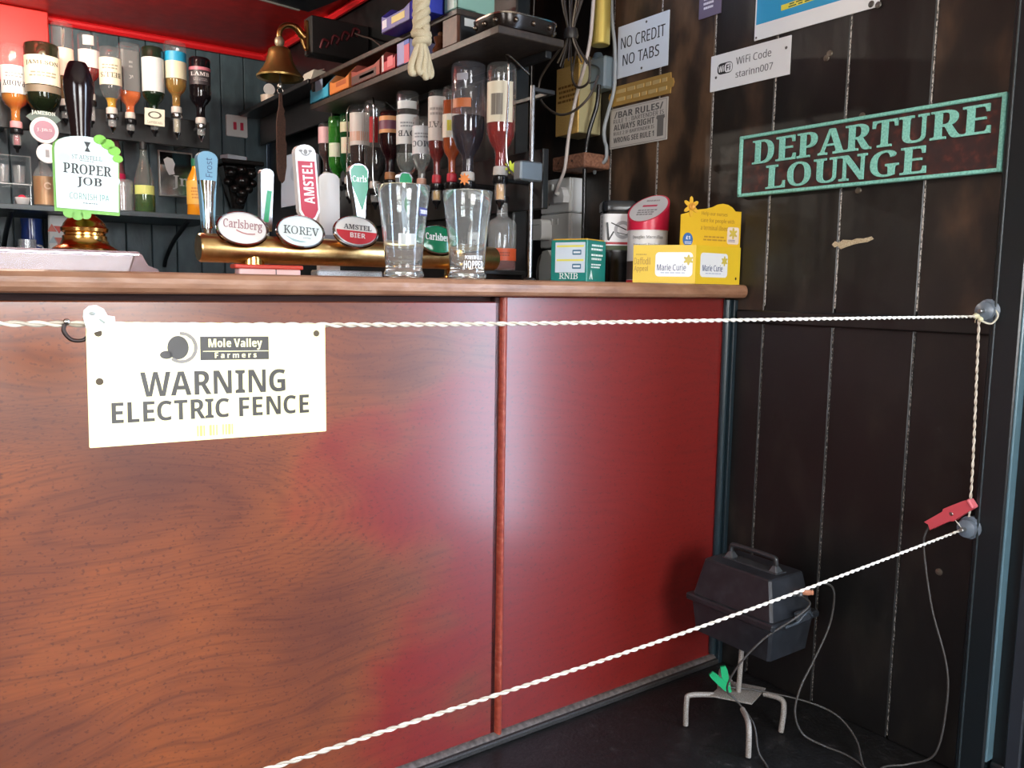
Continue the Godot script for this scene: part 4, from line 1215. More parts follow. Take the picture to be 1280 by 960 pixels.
	for x in [-0.27, 0.26]:
		part(bf, "pillar", lathe([Vector2(0, 0), Vector2(0.04, 0), Vector2(0.04, 0.005), Vector2(0.028, 0.01), Vector2(0.026, 0.05), Vector2(0, 0.05)], 24), brass, Vector3(x, 0, 0))
	# lenses
	var lens := [[-0.3065, 0.099, "Carlsberg", 0], [-0.1765, 0.099, "KOREV", 1], [-0.0425, 0.106, "AMSTEL", 2], [0.178, 0.097, "Carlsberg", 3]]
	for L in lens:
		var ln := Node3D.new()
		ln.name = "lens"
		bf.add_child(ln, true)
		ln.position = Vector3(L[0], L[1], 0.052)
		ln.rotation_degrees = Vector3(-14, -8, -4)
		part(ln, "saddle", lathe([Vector2(0.02, 0), Vector2(0.03, 0.018), Vector2(0.048, 0.034), Vector2(0.05, 0.038)], 28, 0, TAU, 1.08, 0.72), mk(col(206, 160, 92), 0.22, 1.0), Vector3(0, -0.004, -0.042), Vector3(90, 0, 0))
		part(ln, "rim", lathe([Vector2(0.05, -0.006), Vector2(0.0545, -0.003), Vector2(0.0545, 0.003), Vector2(0.051, 0.006), Vector2(0.049, 0.004)], 36, 0, TAU, 1.0, 0.68), chrome, Vector3.ZERO, Vector3(90, 0, 0))
		var fc: Color = [col(226, 224, 222), col(216, 226, 224), col(228, 226, 222), col(20, 108, 74)][L[3]]
		part(ln, "face", lathe([Vector2(0.051, 0.002), Vector2(0.04, 0.0055), Vector2(0.02, 0.0075), Vector2(0, 0.008)], 36, 0, TAU, 1.0, 0.68), mk(fc, 0.12), Vector3.ZERO, Vector3(90, 0, 0))
		match L[3]:
			0:
				part(ln, "lettering", letters("Carlsberg", 0.08, 0.025, serif), mk(col(150, 96, 104), 0.3), Vector3(0, 0.004, 0.0085))
				part(ln, "swash", extrude(ring_arc(0.05, 0.0525, 240, 285), 0.0004), mk(col(176, 120, 120), 0.3), Vector3(0.012, 0.038, 0.0082))
			1:
				part(ln, "lettering", letters("KOREV", 0.078, 0.018, serif), mk(col(60, 68, 72), 0.3), Vector3(0, 0.0, 0.0085))
				part(ln, "small_print", small_print(0.02, 0.003, 1, 0.0, 41), mk(col(140, 150, 152), 0.4), Vector3(0.012, -0.016, 0.0085))
				part(ln, "printed_wave", extrude(PackedVector2Array([Vector2(-0.034, -0.014), Vector2(-0.02, -0.019), Vector2(-0.004, -0.022), Vector2(0.014, -0.0235), Vector2(0.0, -0.0275), Vector2(-0.018, -0.0255)]), 0.0004), mk(col(150, 176, 180), 0.4), Vector3(0, 0, 0.0072))
			2:
				var o := PackedVector2Array()
				for i in 15:
					var a := PI + PI * i / 14.0
					o.append(Vector2(cos(a) * 0.0475, sin(a) * 0.031 - 0.001))
				part(ln, "red_half", extrude(o, 0.0012), mk(col(196, 36, 52), 0.35), Vector3(0, 0, 0.0078))
				part(ln, "lettering", letters("AMSTEL", 0.066, 0.0115, serif_bold), mk(col(70, 66, 70), 0.3), Vector3(0.002, 0.008, 0.0087))
				part(ln, "lettering", letters("BIER", 0.036, 0.0115, sans_bold), mk(col(236, 230, 228), 0.4), Vector3(0.002, -0.0115, 0.0088))
			3:
				part(ln, "lettering", letters("Carlsberg", 0.07, 0.024, serif_bold), mk(col(228, 232, 230), 0.3), Vector3(0, 0.002, 0.0087))
	# handles: each a tapered fin with a ferrule on the tube
	var hs := [
		[-0.36, 0.1, 0.262, 0.022, 0.012, col(120, 164, 188), col(170, 174, 178), "Frost", 0.0],
		[-0.238, 0.1, 0.238, 0.0155, 0.013, col(196, 200, 202), col(40, 150, 96), "", -2.0],
		[-0.122, 0.12, 0.3, 0.026, 0.017, col(186, 30, 56), col(226, 224, 222), "AMSTEL", 4.0],
		[0.005, 0.12, 0.27, 0.026, 0.009, col(24, 128, 74), col(196, 186, 178), "Carlsberg", 3.0],
		[0.118, 0.118, 0.262, 0.02, 0.01, col(24, 128, 74), col(216, 220, 220), "Carls", 0.0],
	]
	for k in hs.size():
		var h: Array = hs[k]
		var nd := Node3D.new()
		nd.name = "tap_handle"
		bf.add_child(nd, true)
		nd.position = Vector3(h[0], 0, -0.012)
		nd.rotation_degrees = Vector3(0, 6, h[8])
		var y0: float = h[1]
		var y1: float = h[2]
		part(nd, "ferrule", lathe([Vector2(0.0, 0.075), Vector2(0.013, 0.075), Vector2(0.0135, 0.082), Vector2(0.01, 0.088), Vector2(0.0095, y0 + 0.006), Vector2(0, y0 + 0.007)], 18), chrome)
		var o := PackedVector2Array([Vector2(-h[4], y0), Vector2(h[4], y0)])
		if k == 2:
			o = PackedVector2Array([Vector2(-0.008, y0), Vector2(0.008, y0), Vector2(h[3], y0 + 0.03)])
		elif k == 0 or k == 3 or k == 4:
			o.append(Vector2(lerpf(h[4], h[3], 0.35), lerpf(y0, y1, 0.4)))
		for i in 9:
			var a := PI * i / 8.0
			o.append(Vector2(cos(a) * h[3], y1 - h[3] * 0.7 + sin(a) * h[3] * 0.7))
		if k == 2:
			o.append(Vector2(-h[3], y0 + 0.03))
		elif k == 0 or k == 3 or k == 4:
			o.append(Vector2(-lerpf(h[4], h[3], 0.35), lerpf(y0, y1, 0.4)))
		var main: Color = h[6] if k != 0 else h[5]
		part(nd, "paddle", extrude(o, 0.016), mk(main, 0.2, 0.0) if k in [0, 2] else mk(col(170, 168, 166), 0.22, 0.8))
		if k == 0:
			part(nd, "chrome_stem", lathe([Vector2(0, y0), Vector2(0.0135, y0), Vector2(0.0125, y0 + 0.03), Vector2(0.015, y0 + 0.07), Vector2(0.019, y0 + 0.1), Vector2(0, y0 + 0.104)], 18), chrome)
			part(nd, "lettering", letters("Frost", 0.04, 0.014), mk(col(60, 90, 120), 0.4), Vector3(0.002, y1 - 0.034, 0.0086), Vector3(0, 0, 90))
		elif k == 1:
			part(nd, "green_strip", bx(0.011, 0.07, 0.001, 0.0), mk(h[6], 0.25), Vector3(0.002, y0 + 0.055, 0.0083), Vector3(0, 0, -6))
		elif k == 2:
			part(nd, "red_panel", extrude(PackedVector2Array([Vector2(-0.012, y0 + 0.018), Vector2(0.0, y0 + 0.01), Vector2(0.012, y0 + 0.018), Vector2(0.0215, y0 + 0.034), Vector2(0.0215, y1 - 0.037), Vector2(-0.0215, y1 - 0.037), Vector2(-0.0215, y0 + 0.034)]), 0.001), mk(h[5], 0.4), Vector3(0, 0, 0.0083))
			part(nd, "lettering", letters("AMSTEL", 0.092, 0.026, sans_bold), mk(col(236, 232, 230), 0.3), Vector3(0.001, lerpf(y0, y1, 0.52), 0.0092), Vector3(0, 0, 90))
			part(nd, "crest", join([[extrude(ellipse(0.005, 0.006, 12), 0.0006), Vector3(0, y1 - 0.016, 0.0083)], [extrude(ring_arc(0.011, 0.0135, 200, 340), 0.0006), Vector3(0, y1 - 0.012, 0.0083)], [extrude(ellipse(0.005, 0.003, 10), 0.0006), Vector3(-0.012, y1 - 0.014, 0.0083)], [extrude(ellipse(0.005, 0.003, 10), 0.0006), Vector3(0.012, y1 - 0.014, 0.0083)]]), mk(col(130, 126, 120), 0.4))
		else:
			part(nd, "green_panel", extrude(PackedVector2Array([Vector2(0.004, y0 + 0.04), Vector2(h[3] * 0.86, lerpf(y0, y1, 0.62)), Vector2(h[3] * 0.88, y1 - 0.016), Vector2(h[3] * 0.5, y1 - 0.004), Vector2(-h[3] * 0.5, y1 - 0.004), Vector2(-h[3] * 0.88, y1 - 0.016), Vector2(-h[3] * 0.8, lerpf(y0, y1, 0.66))]), 0.001), mk(h[5], 0.22), Vector3(0, 0, 0.0083))
			part(nd, "lettering", letters("Carls", h[3] * 1.5, 0.015, serif_bold), mk(col(226, 232, 228), 0.3), Vector3(0, y1 - 0.035, 0.0092))
	# ---- odds and ends under and behind the tube
	var rr := thing("bar_runner_box", "red and white plastic strip box under the brass font", "box", Vector3(-1.24, TOP, -0.235))
	part(rr, "white_front", bx(0.135, 0.014, 0.03, 0.002), mk(col(224, 186, 182), 0.4), Vector3(0, 0.007, 0))
	part(rr, "red_top", bx(0.15, 0.009, 0.034, 0.002), mk(col(196, 62, 46), 0.35), Vector3(-0.002, 0.0187, 0))
	part(rr, "divider", bx(0.002, 0.014, 0.031, 0.0), mk(col(60, 50, 50), 0.5), Vector3(0.012, 0.007, 0))
	var sl := thing("foil_mat", "crumpled silver foil wrapped mat under the brass font", "mat", Vector3(-1.06, TOP, -0.225))
	part(sl, "mat", bx(0.16, 0.015, 0.04, 0.003), mottled("foil", [[0.0, col(130, 134, 140)], [0.5, col(190, 194, 198)], [1.0, col(226, 228, 230)]], 0.05, 0.3, 0.03, 0.7, 1.0), Vector3(0, 0.0075, 0))
	var wp := thing("napkin_dispenser", "white plastic napkin dispenser behind the red tap handle", "dispenser", Vector3(-1.012, TOP, -0.44), -14.0)
	part(wp, "casing", extrude(rounded(0.05, 0.255, 0.018), 0.05), mk(col(226, 226, 226), 0.5), Vector3(0, 0.1275, 0))
	part(wp, "slot", bx(0.04, 0.05, 0.004, 0.001), mk(col(150, 152, 156), 0.5), Vector3(0.0, 0.08, 0.0255))
	# ledge with bottles at the right end of the font
	var ld := thing("bottle_ledge", "low black wooden ledge at the back of the bar top", "ledge", Vector3(-0.53, TOP, -0.425))
	part(ld, "board", bx(0.16, 0.012, 0.13, 0.002), mk(col(24, 24, 26), 0.4), Vector3(0, 0.0235, 0))
	for e in [-1, 1]:
		part(ld, "foot", bx(0.012, 0.0175, 0.13, 0.001), mk(col(24, 24, 26), 0.4), Vector3(e * 0.07, 0.00875, 0))
	var rbt := thing("standing_bottle", "clear bottle with orange label and a little red liqueur on the ledge", "bottle", Vector3(-0.497, TOP + 0.0295, -0.415))
	part(rbt, "glass", lathe([Vector2(0, 0), Vector2(0.036, 0), Vector2(0.04, 0.005), Vector2(0.04, 0.13), Vector2(0.036, 0.14), Vector2(0.016, 0.152), Vector2(0.014, 0.19), Vector2(0, 0.192)], 24), pane(col(230, 236, 236), 0.14))
	part(rbt, "liqueur", lathe([Vector2(0, 0.004), Vector2(0.037, 0.004), Vector2(0.0385, 0.008), Vector2(0.0385, 0.042), Vector2(0, 0.042)], 24), solid_glass(col(170, 24, 22), 0.35, 0.033))
	part(rbt, "label", wrap_patch(0.0405, 0.028, 0.062, 110, 20), mk(col(216, 92, 52), 0.45), Vector3.ZERO, Vector3(0, -34, 0))
	part(rbt, "label_print", small_print(0.045, 0.014, 2, 0.041, 51), mk(col(150, 60, 34), 0.5), Vector3(0, 0.046, 0), Vector3(0, -34, 0))
	part(rbt, "cap", cyl(0.016, 0.018, 16), mk(col(30, 30, 32), 0.3), Vector3(0, 0.19, 0))
	var bbt := thing("standing_bottle", "small black bottle with pale label on the ledge beside red liqueur", "bottle", Vector3(-0.58, TOP + 0.0295, -0.42))
	part(bbt, "glass", lathe([Vector2(0, 0), Vector2(0.024, 0), Vector2(0.026, 0.004), Vector2(0.026, 0.11), Vector2(0.012, 0.13), Vector2(0.011, 0.16), Vector2(0, 0.161)], 20), mk(col(22, 20, 22), 0.12))
	part(bbt, "label", wrap_patch(0.0264, 0.04, 0.1, 70, 12), mk(col(180, 178, 174), 0.5), Vector3.ZERO, Vector3(0, -34, 0))
	part(bbt, "label_ring", extrude(ring_arc(0.006, 0.01, 0, 359), 0.0005), mk(col(70, 66, 70), 0.5), Vector3(-0.0152, 0.07, 0.0224), Vector3(0, -34, 0))


# ------------------------------------------------------------------ upside-down spirit bottles on optics
# c: keys r, top, sh (shoulder), bot (end of spout), glass, ga, liquid, la, level, square, optic, labels [[y0,y1,half angle,colour,text,text colour,turned,yaw]], arm (direction to the rail)
func spirit(called: String, label: String, at: Vector2, c: Dictionary, group: String) -> Node3D:
	var bot: float = c.bot
	var t := thing(called, label, "bottle", Vector3(at.x, bot, at.y), 0.0, group)
	var r: float = c.r
	var top: float = c.top - bot
	var sh: float = c.sh - bot
	var face: float = c.get("face", -20.0)
	var sq: float = c.get("square", 0.0)
	var rn: float = minf(0.0165, r * 0.42)
	var neck := maxf(sh - 0.055, 0.085)
	var sl: float = c.get("slope", 0.035)
	var prof := [Vector2(0, neck), Vector2(rn, neck), Vector2(rn, sh - 0.012), Vector2(rn * 1.15, sh), Vector2(lerpf(rn, r, 0.55), sh + sl * 0.32), Vector2(r * 0.94, sh + sl * 0.72), Vector2(r, sh + sl), Vector2(r, top - 0.012), Vector2(r * 0.96, top - 0.004), Vector2(r * 0.84, top), Vector2(r * 0.6, top - 0.002), Vector2(0, top - 0.012)]
	part(t, "glass", lathe(prof, 28, 0, TAU, 1, 1, sq), pane(c.glass, c.ga))
	var lv: float = c.get("level", 0.0) - bot
	if lv > neck + 0.01:
		var li := [Vector2(0, neck + 0.002), Vector2(rn * 0.86, neck + 0.002), Vector2(rn * 0.86, sh - 0.012)]
		for q in [[rn, sh], [lerpf(rn, r, 0.55) * 0.95, sh + sl * 0.32], [r * 0.89, sh + sl * 0.72], [r * 0.95, sh + sl], [r * 0.95, top - 0.02]]:
			if q[1] < lv:
				li.append(Vector2(q[0], q[1]))
			else:
				var pv: Vector2 = li[-1]
				var k: float = (lv - pv.y) / maxf(q[1] - pv.y, 1e-4)
				li.append(Vector2(lerpf(pv.x, q[0], k), lv))
				break
		li.append(Vector2(0, li[-1].y))
		part(t, "spirit", lathe(li, 24, 0, TAU, 1, 1, sq), solid_glass(c.liquid, c.get("la", 0.2), 0.033))
	for L in c.labels:
		var y0: float = L[0] - bot
		var y1: float = L[1] - bot
		var yaw: float = face + (L[7] if L.size() > 7 else 0.0)
		var lr := r * 1.012 + 0.0004
		part(t, "label", lathe([Vector2(lr, y0), Vector2(lr, y1)], 14, -deg_to_rad(L[2]), deg_to_rad(L[2]), 1, 1, sq) if sq > 0.0 else wrap_patch(lr, y0, y1, L[2]), mk(L[3], 0.45), Vector3.ZERO, Vector3(0, yaw, 0))
		if L.size() > 4 and L[4] != "":
			var w: float = minf(lr * deg_to_rad(L[2]) * 1.5, 0.02 * L[4].length())
			part(t, "label_lettering", letters(L[4], w, minf((y1 - y0) * 0.25, 0.018), serif_bold, lr + 0.0004), mk(L[5], 0.5), Vector3(0, lerpf(y0, y1, 0.36 if L[6] else 0.72), 0), Vector3(0, yaw, 180 if L[6] else 0))
			part(t, "label_print", small_print(w * 0.8, (y1 - y0) * 0.22, 2, lr + 0.0003, int(at.x * 1000)), mk(L[5].lerp(L[3], 0.5), 0.5), Vector3(0, lerpf(y0, y1, 0.66 if L[6] else 0.34), 0), Vector3(0, yaw, 0))
	# optic measure
	var kind: String = c.get("optic", "black")
	var black := mk(col(22, 22, 24), 0.2)
	var silver := mk(col(200, 202, 206), 0.15, 1.0)
	part(t, "cork_collar", lathe([Vector2(0, neck - 0.014), Vector2(rn + 0.003, neck - 0.014), Vector2(rn + 0.004, neck - 0.01), Vector2(rn + 0.003, neck + 0.008), Vector2(rn, neck + 0.01)], 16), mk(c.get("collar", col(190, 186, 180)), 0.4))
	part(t, "optic_head", lathe([Vector2(0, neck - 0.036), Vector2(0.02, neck - 0.036), Vector2(0.022, neck - 0.032), Vector2(0.022, neck - 0.018), Vector2(0.012, neck - 0.013), Vector2(0, neck - 0.013)], 18), black if kind != "chrome" else silver)
	part(t, "optic_chamber", lathe([Vector2(0, 0.024), Vector2(0.012, 0.024), Vector2(0.015, 0.03), Vector2(0.015, neck - 0.036), Vector2(0, neck - 0.035)], 16), pane(col(226, 230, 230), 0.2) if kind != "solid" else black)
	if c.has("chamber"):
		part(t, "measure", cyl(0.0105, maxf(neck - 0.064, 0.01), 14), mk(c.chamber, 0.3), Vector3(0, 0.027, 0))
	part(t, "spout", lathe([Vector2(0, 0), Vector2(0.004, 0), Vector2(0.006, 0.012), Vector2(0.012, 0.018), Vector2(0.013, 0.025), Vector2(0, 0.026)], 14), silver if kind == "chrome" else black)
	var arm: Vector3 = c.arm
	part(t, "bracket_arm", bx(maxf(absf(arm.x), 0.014), 0.012, maxf(absf(arm.z), 0.014), 0.002), silver if kind == "chrome" else black, Vector3(arm.x / 2, neck - 0.026, arm.z / 2))
	return t


func shelf_box(label: String, z0: float, z1: float, h: float, front: Color, o := {}) -> Node3D:
	var x: float = o.get("x", -0.652)
	var y: float = o.get("y", 1.7285)
	var d: float = o.get("d", 0.1)
	var t := thing("snack_box", label, "box", Vector3(x, y, (z0 + z1) / 2), -90.0, o.get("group", "cardboard boxes on the right-hand shelf"))
	var w := absf(z1 - z0) - 0.003
	var m := mk(front, 0.45)
	part(t, "base", bx(w, 0.003, d, 0.0005), m, Vector3(0, 0.0015, -d / 2))
	part(t, "front_flap", extrude(PackedVector2Array([Vector2(-w / 2, 0), Vector2(w / 2, 0), Vector2(w / 2, h * 0.62), Vector2(w * 0.3, h * 0.5), Vector2(-w * 0.3, h * 0.5), Vector2(-w / 2, h * 0.62)]) if not o.has("full") else PackedVector2Array([Vector2(-w / 2, 0), Vector2(w / 2, 0), Vector2(w / 2, h), Vector2(-w / 2, h)]), 0.002), m, Vector3(0, 0, -0.001))
	var side := mk(front.lerp(col(200, 200, 200), o.get("fade", 0.1)), 0.5)
	for e in [-1, 1]:
		part(t, "side_panel", extrude(PackedVector2Array([Vector2(0, 0), Vector2(-d, 0), Vector2(-d, h), Vector2(-d * 0.25, h), Vector2(0, h * (1.0 if o.has("full") else 0.62))]), 0.002), side, Vector3(e * (w / 2 - 0.001), 0, 0), Vector3(0, -90, 0))
	part(t, "back_panel", bx(w, h, 0.002, 0.0), mk(o.get("inside", col(150, 130, 110)), 0.6), Vector3(0, h / 2, -d + 0.001))
	if o.has("full"):
		part(t, "top_panel", bx(w, 0.002, d, 0.0), mk(o.get("top", front), 0.45), Vector3(0, h - 0.001, -d / 2))
	for p in o.get("print", []):
		part(t, "printed_patch", bx(w * p[2], h * p[3], 0.0006, 0.0), mk(p[4], 0.45), Vector3(w * p[0], h * p[1], 0.0003))
	return t


func build_right_rack() -> void:
	var G := "spirit bottles on the right-hand optics"
	var arm := Vector3(0.085, 0, 0)
	var clear := col(232, 238, 238)
	var x := -0.545
	spirit("spirit_bottle", "slim bottle with pink label at far end of right-hand optics", Vector2(x, -1.521), {"r": 0.029, "top": 1.686, "sh": 1.552, "bot": 1.40, "glass": clear, "ga": 0.04, "liquid": col(60, 14, 20), "la": 0.7, "level": 1.612, "labels": [[1.612, 1.672, 75, col(216, 172, 178), "", col(0, 0, 0), true]], "arm": arm, "face": -34.0}, G)
	spirit("spirit_bottle", "bright green bottle with cream oval label on right-hand optics", Vector2(x, -1.425), {"r": 0.031, "top": 1.697, "sh": 1.495, "bot": 1.38, "glass": col(60, 150, 60), "ga": 0.4, "liquid": col(90, 190, 50), "la": 0.15, "level": 1.66, "labels": [[1.55, 1.6, 42, col(204, 212, 190), "", col(0, 0, 0), true, -10.0]], "optic": "chrome", "arm": arm, "face": -34.0}, G)
	spirit("spirit_bottle", "dark green bottle with round cream label on right-hand optics", Vector2(x, -1.318), {"r": 0.033, "top": 1.692, "sh": 1.485, "bot": 1.375, "glass": col(18, 76, 40), "ga": 0.7, "liquid": col(30, 50, 20), "la": 0.7, "level": 1.62, "labels": [[1.55, 1.606, 48, col(206, 200, 178), "", col(0, 0, 0), true], [1.625, 1.66, 60, col(196, 192, 160), "", col(0, 0, 0), true]], "arm": arm, "face": -34.0}, G)
	spirit("spirit_bottle", "clear bottle with white picture label and brown rum on right-hand optics", Vector2(x, -1.22), {"r": 0.0395, "top": 1.712, "sh": 1.478, "bot": 1.365, "glass": clear, "ga": 0.03, "liquid": col(46, 16, 8), "la": 0.55, "level": 1.566, "labels": [[1.566, 1.676, 62, col(196, 190, 186), "", col(0, 0, 0), true, -6.0], [1.58, 1.612, 60, col(196, 150, 126), "", col(0, 0, 0), true, -6.0]], "arm": arm, "face": -34.0, "optic": "chrome"}, G)
	spirit("spirit_bottle", "clear bottle with narrow red label and dark spirit on right-hand optics", Vector2(x, -1.112), {"r": 0.0375, "top": 1.70, "sh": 1.446, "bot": 1.34, "glass": clear, "ga": 0.04, "liquid": col(22, 8, 8), "la": 0.85, "level": 1.545, "labels": [[1.56, 1.645, 22, col(178, 30, 36), "", col(0, 0, 0), true]], "arm": arm, "face": -34.0, "slope": 0.05}, G)
	spirit("spirit_bottle", "dark bottle with orange and purple banded label on right-hand optics", Vector2(x, -1.0), {"r": 0.036, "top": 1.65, "sh": 1.5, "bot": 1.35, "glass": col(40, 16, 20), "ga": 0.75, "liquid": col(26, 8, 10), "la": 0.85, "level": 1.62, "labels": [[1.618, 1.632, 80, col(214, 150, 96), "", col(0, 0, 0), true], [1.59, 1.618, 80, col(112, 62, 84), "", col(0, 0, 0), true], [1.578, 1.59, 80, col(206, 150, 100), "", col(0, 0, 0), true]], "arm": arm, "face": -34.0, "slope": 0.05, "collar": col(160, 110, 70), "chamber": col(96, 60, 110)}, G)
	spirit("spirit_bottle", "clear vodka bottle with white labels on right-hand optics", Vector2(x, -0.88), {"r": 0.036, "top": 1.692, "sh": 1.44, "bot": 1.33, "glass": clear, "ga": 0.03, "liquid": col(220, 230, 228), "la": 0.1, "level": 1.5, "labels": [[1.636, 1.66, 55, col(206, 208, 206), "", col(0, 0, 0), true], [1.527, 1.618, 80, col(210, 212, 212), "OVB", col(70, 74, 80), true]], "arm": arm, "face": -34.0, "collar": col(200, 80, 60)}, G)
	spirit("spirit_bottle", "short clear gin bottle with pale grey label on right-hand optics", Vector2(x, -0.79), {"r": 0.029, "top": 1.6, "sh": 1.44, "bot": 1.32, "glass": clear, "ga": 0.03, "liquid": col(220, 230, 230), "la": 0.1, "level": 1.49, "labels": [[1.487, 1.572, 85, col(208, 212, 216), "MOC", col(80, 84, 92), true]], "arm": arm, "face": -34.0, "collar": col(196, 150, 130)}, G)
	spirit("spirit_bottle", "slim bottle with tall cream label and red spirit on right-hand optics", Vector2(x, -0.698), {"r": 0.0262, "top": 1.664, "sh": 1.462, "bot": 1.315, "glass": clear, "ga": 0.03, "liquid": col(150, 20, 16), "la": 0.4, "level": 1.52, "labels": [[1.516, 1.645, 88, col(206, 200, 194), "VAT", col(110, 104, 100), true]], "arm": arm, "face": -34.0, "collar": col(186, 46, 60), "chamber": col(206, 160, 60)}, G)
	spirit("spirit_bottle", "amber bottle with yellow and white label on right-hand optics", Vector2(x, -0.61), {"r": 0.0285, "top": 1.658, "sh": 1.458, "bot": 1.31, "glass": clear, "ga": 0.03, "liquid": col(216, 98, 20), "la": 0.4, "level": 1.62, "labels": [[1.513, 1.58, 85, col(214, 212, 196), "", col(0, 0, 0), true], [1.532, 1.562, 30, col(206, 196, 40), "", col(0, 0, 0), true]], "arm": arm, "face": -34.0, "collar": col(196, 40, 60)}, G)
	var big := spirit("spirit_bottle", "largest bottle on right-hand optics, wide clear glass with near-black liqueur", Vector2(-0.56, -0.50), {"r": 0.0485, "top": 1.701, "sh": 1.449, "bot": 1.305, "glass": col(210, 214, 232), "ga": 0.04, "liquid": col(24, 6, 16), "la": 0.9, "level": 1.556, "labels": [[1.648, 1.666, 20, col(150, 150, 160), "", col(0, 0, 0), true, -20.0], [1.575, 1.6, 34, col(176, 96, 50), "", col(0, 0, 0), true, -24.0]], "arm": Vector3(0.1, 0, 0), "face": -34.0, "slope": 0.075}, G)
	var near := spirit("spirit_bottle", "nearest bottle on right-hand optics with cream bird label and red spirit", Vector2(-0.55, -0.352), {"r": 0.0395, "top": 1.672, "sh": 1.45, "bot": 1.29, "glass": clear, "ga": 0.03, "liquid": col(170, 24, 18), "la": 0.4, "level": 1.526, "labels": [[1.517, 1.622, 60, col(206, 198, 176), "", col(0, 0, 0), true, -12.0], [1.535, 1.59, 24, col(112, 106, 98), "", col(0, 0, 0), true, -20.0]], "arm": Vector3(0.09, 0, 0), "face": -34.0, "slope": 0.05, "chamber": col(206, 150, 60)}, G)
	part(near, "price_tag", extrude(flower_outline(0.018, 7), 0.001), mk(col(206, 222, 44), 0.5), Vector3(0.014, 0.112, 0.03), Vector3(0, -30, 10)).set_meta("label", "lime star-shaped price tag")
	part(big, "price_tag", extrude(flower_outline(0.017, 8), 0.001), mk(col(226, 130, 44), 0.5), Vector3(-0.03, 0.075, 0.03), Vector3(0, -30, 0)).set_meta("label", "orange star-shaped price tag")
	# rail that carries the optics, standing off the partition
	var rail := thing("optic_rail", "black rail carrying the optics along the right-hand partition", "rail", Vector3(-0.45, 1.375, -0.99))
	part(rail, "board", bx(0.02, 0.16, 1.42, 0.002), mk(col(20, 20, 22), 0.3))
	for z in [-0.64, 0.64]:
		part(rail, "screw", lathe([Vector2(0.005, 0), Vector2(0.004, 0.0015), Vector2(0, 0.002)], 10), mk(col(150, 150, 148), 0.3, 0.9), Vector3(-0.01, 0.02, z), Vector3(0, 0, 90))
	# bent chrome stays round the bottles
	var chrome := mk(col(210, 212, 214), 0.12, 1.0)
	for s in [[-0.34, 1.69, -0.285, "chrome stay bent round the nearest spirit bottle"], [-1.22, 1.722, -1.265, "chrome stay bent round the white picture label bottle"], [-1.11, 1.716, -1.06, "chrome stay bent round the narrow red label bottle"]]:
		lone("bottle_stay", s[3], "stay", wire([Vector3(-0.46, s[1] - 0.03, s[0] - 0.01), Vector3(-0.53, s[1] + 0.004, s[0]), Vector3(-0.56, s[1], lerpf(s[0], s[2], 0.3)), Vector3(-0.575, s[1] - 0.03, s[2]), Vector3(-0.575, s[1] - 0.1, s[2]), Vector3(-0.57, 1.39, s[2]), Vector3(-0.46, 1.38, s[2])], 0.003, 8), chrome, Vector3.ZERO, Vector3.ZERO, "bent chrome bottle stays")
	# upright steel tube with a clamp at the near end of the rack
	var up := thing("upright_tube", "polished upright tube with silver clamp at near end of rack", "tube", Vector3(-0.54, TOP, -0.225))
	part(up, "tube", cyl(0.0065, 0.5, 12), mk(col(120, 120, 122), 0.25, 1.0))
	part(up, "wall_tie", bx(0.012, 0.012, 0.225, 0.002), mk(col(30, 30, 32), 0.4), Vector3(0.062, 0.49, -0.107))
	part(up, "wall_tie", bx(0.07, 0.012, 0.012, 0.002), mk(col(30, 30, 32), 0.4), Vector3(0.034, 0.49, 0.0))
	part(up, "clamp", bx(0.072, 0.05, 0.034, 0.004), mk(col(96, 104, 110), 0.4, 0.5), Vector3(-0.014, 0.281, 0.004))
	part(up, "foot", lathe([Vector2(0, 0), Vector2(0.018, 0), Vector2(0.016, 0.006), Vector2(0.008, 0.01), Vector2(0, 0.01)], 16), mk(col(30, 30, 32), 0.3))
	# ---- shelf unit over the optics
	var sh := thing("wall_shelf", "two-tier black shelf unit above the right-hand spirit bottles", "shelf", Vector3(-0.545, 1.707, -0.82))
	var shm := mottled("shelf edge", [[0.0, col(32, 26, 22)], [0.5, col(46, 37, 31)], [1.0, col(68, 55, 45)]], 0.3, 0.5, 0.02)
	part(sh, "lower_board", bx(0.21, 0.02, 1.19, 0.002), shm, Vector3(0, 0.01, 0))
	part(sh, "upper_board", bx(0.21, 0.016, 1.0, 0.002), shm, Vector3(0, 0.1, -0.1))
	part(sh, "divider", bx(0.205, 0.073, 0.075, 0.002), mottled("divider wood", [[0.0, col(66, 38, 26)], [1.0, col(98, 58, 40)]], 0.3, 0.5), Vector3(0.0, 0.0565, 0.36))
	part(sh, "divider_face", bx(0.195, 0.073, 0.004, 0.001), mk(col(26, 26, 28), 0.35), Vector3(0.003, 0.0565, 0.4))
	part(sh, "ticket_holder", bx(0.045, 0.02, 0.002, 0.0), mk(col(206, 212, 214), 0.3), Vector3(-0.06, 0.076, 0.403))
	part(sh, "end_board", bx(0.205, 0.073, 0.012, 0.001), shm, Vector3(0.0, 0.0565, -0.585))
	# soffit stiffener
	part(sh, "batten", bx(0.02, 0.02, 1.1, 0.002), mk(col(22, 22, 24), 0.4), Vector3(0.09, -0.01, 0))
	shelf_box("light blue open snack box at far end of the lower shelf", -1.414, -1.252, 0.072, col(52, 156, 190), {"print": [[0.0, 0.7, 0.4, 0.5, col(120, 140, 160)]], "inside": col(70, 150, 180)})
	shelf_box("orange open snack box beside the light blue one", -1.244, -1.085, 0.072, col(206, 124, 60), {"print": [[0.1, 0.35, 0.5, 0.2, col(170, 90, 50)]], "inside": col(176, 140, 100)})
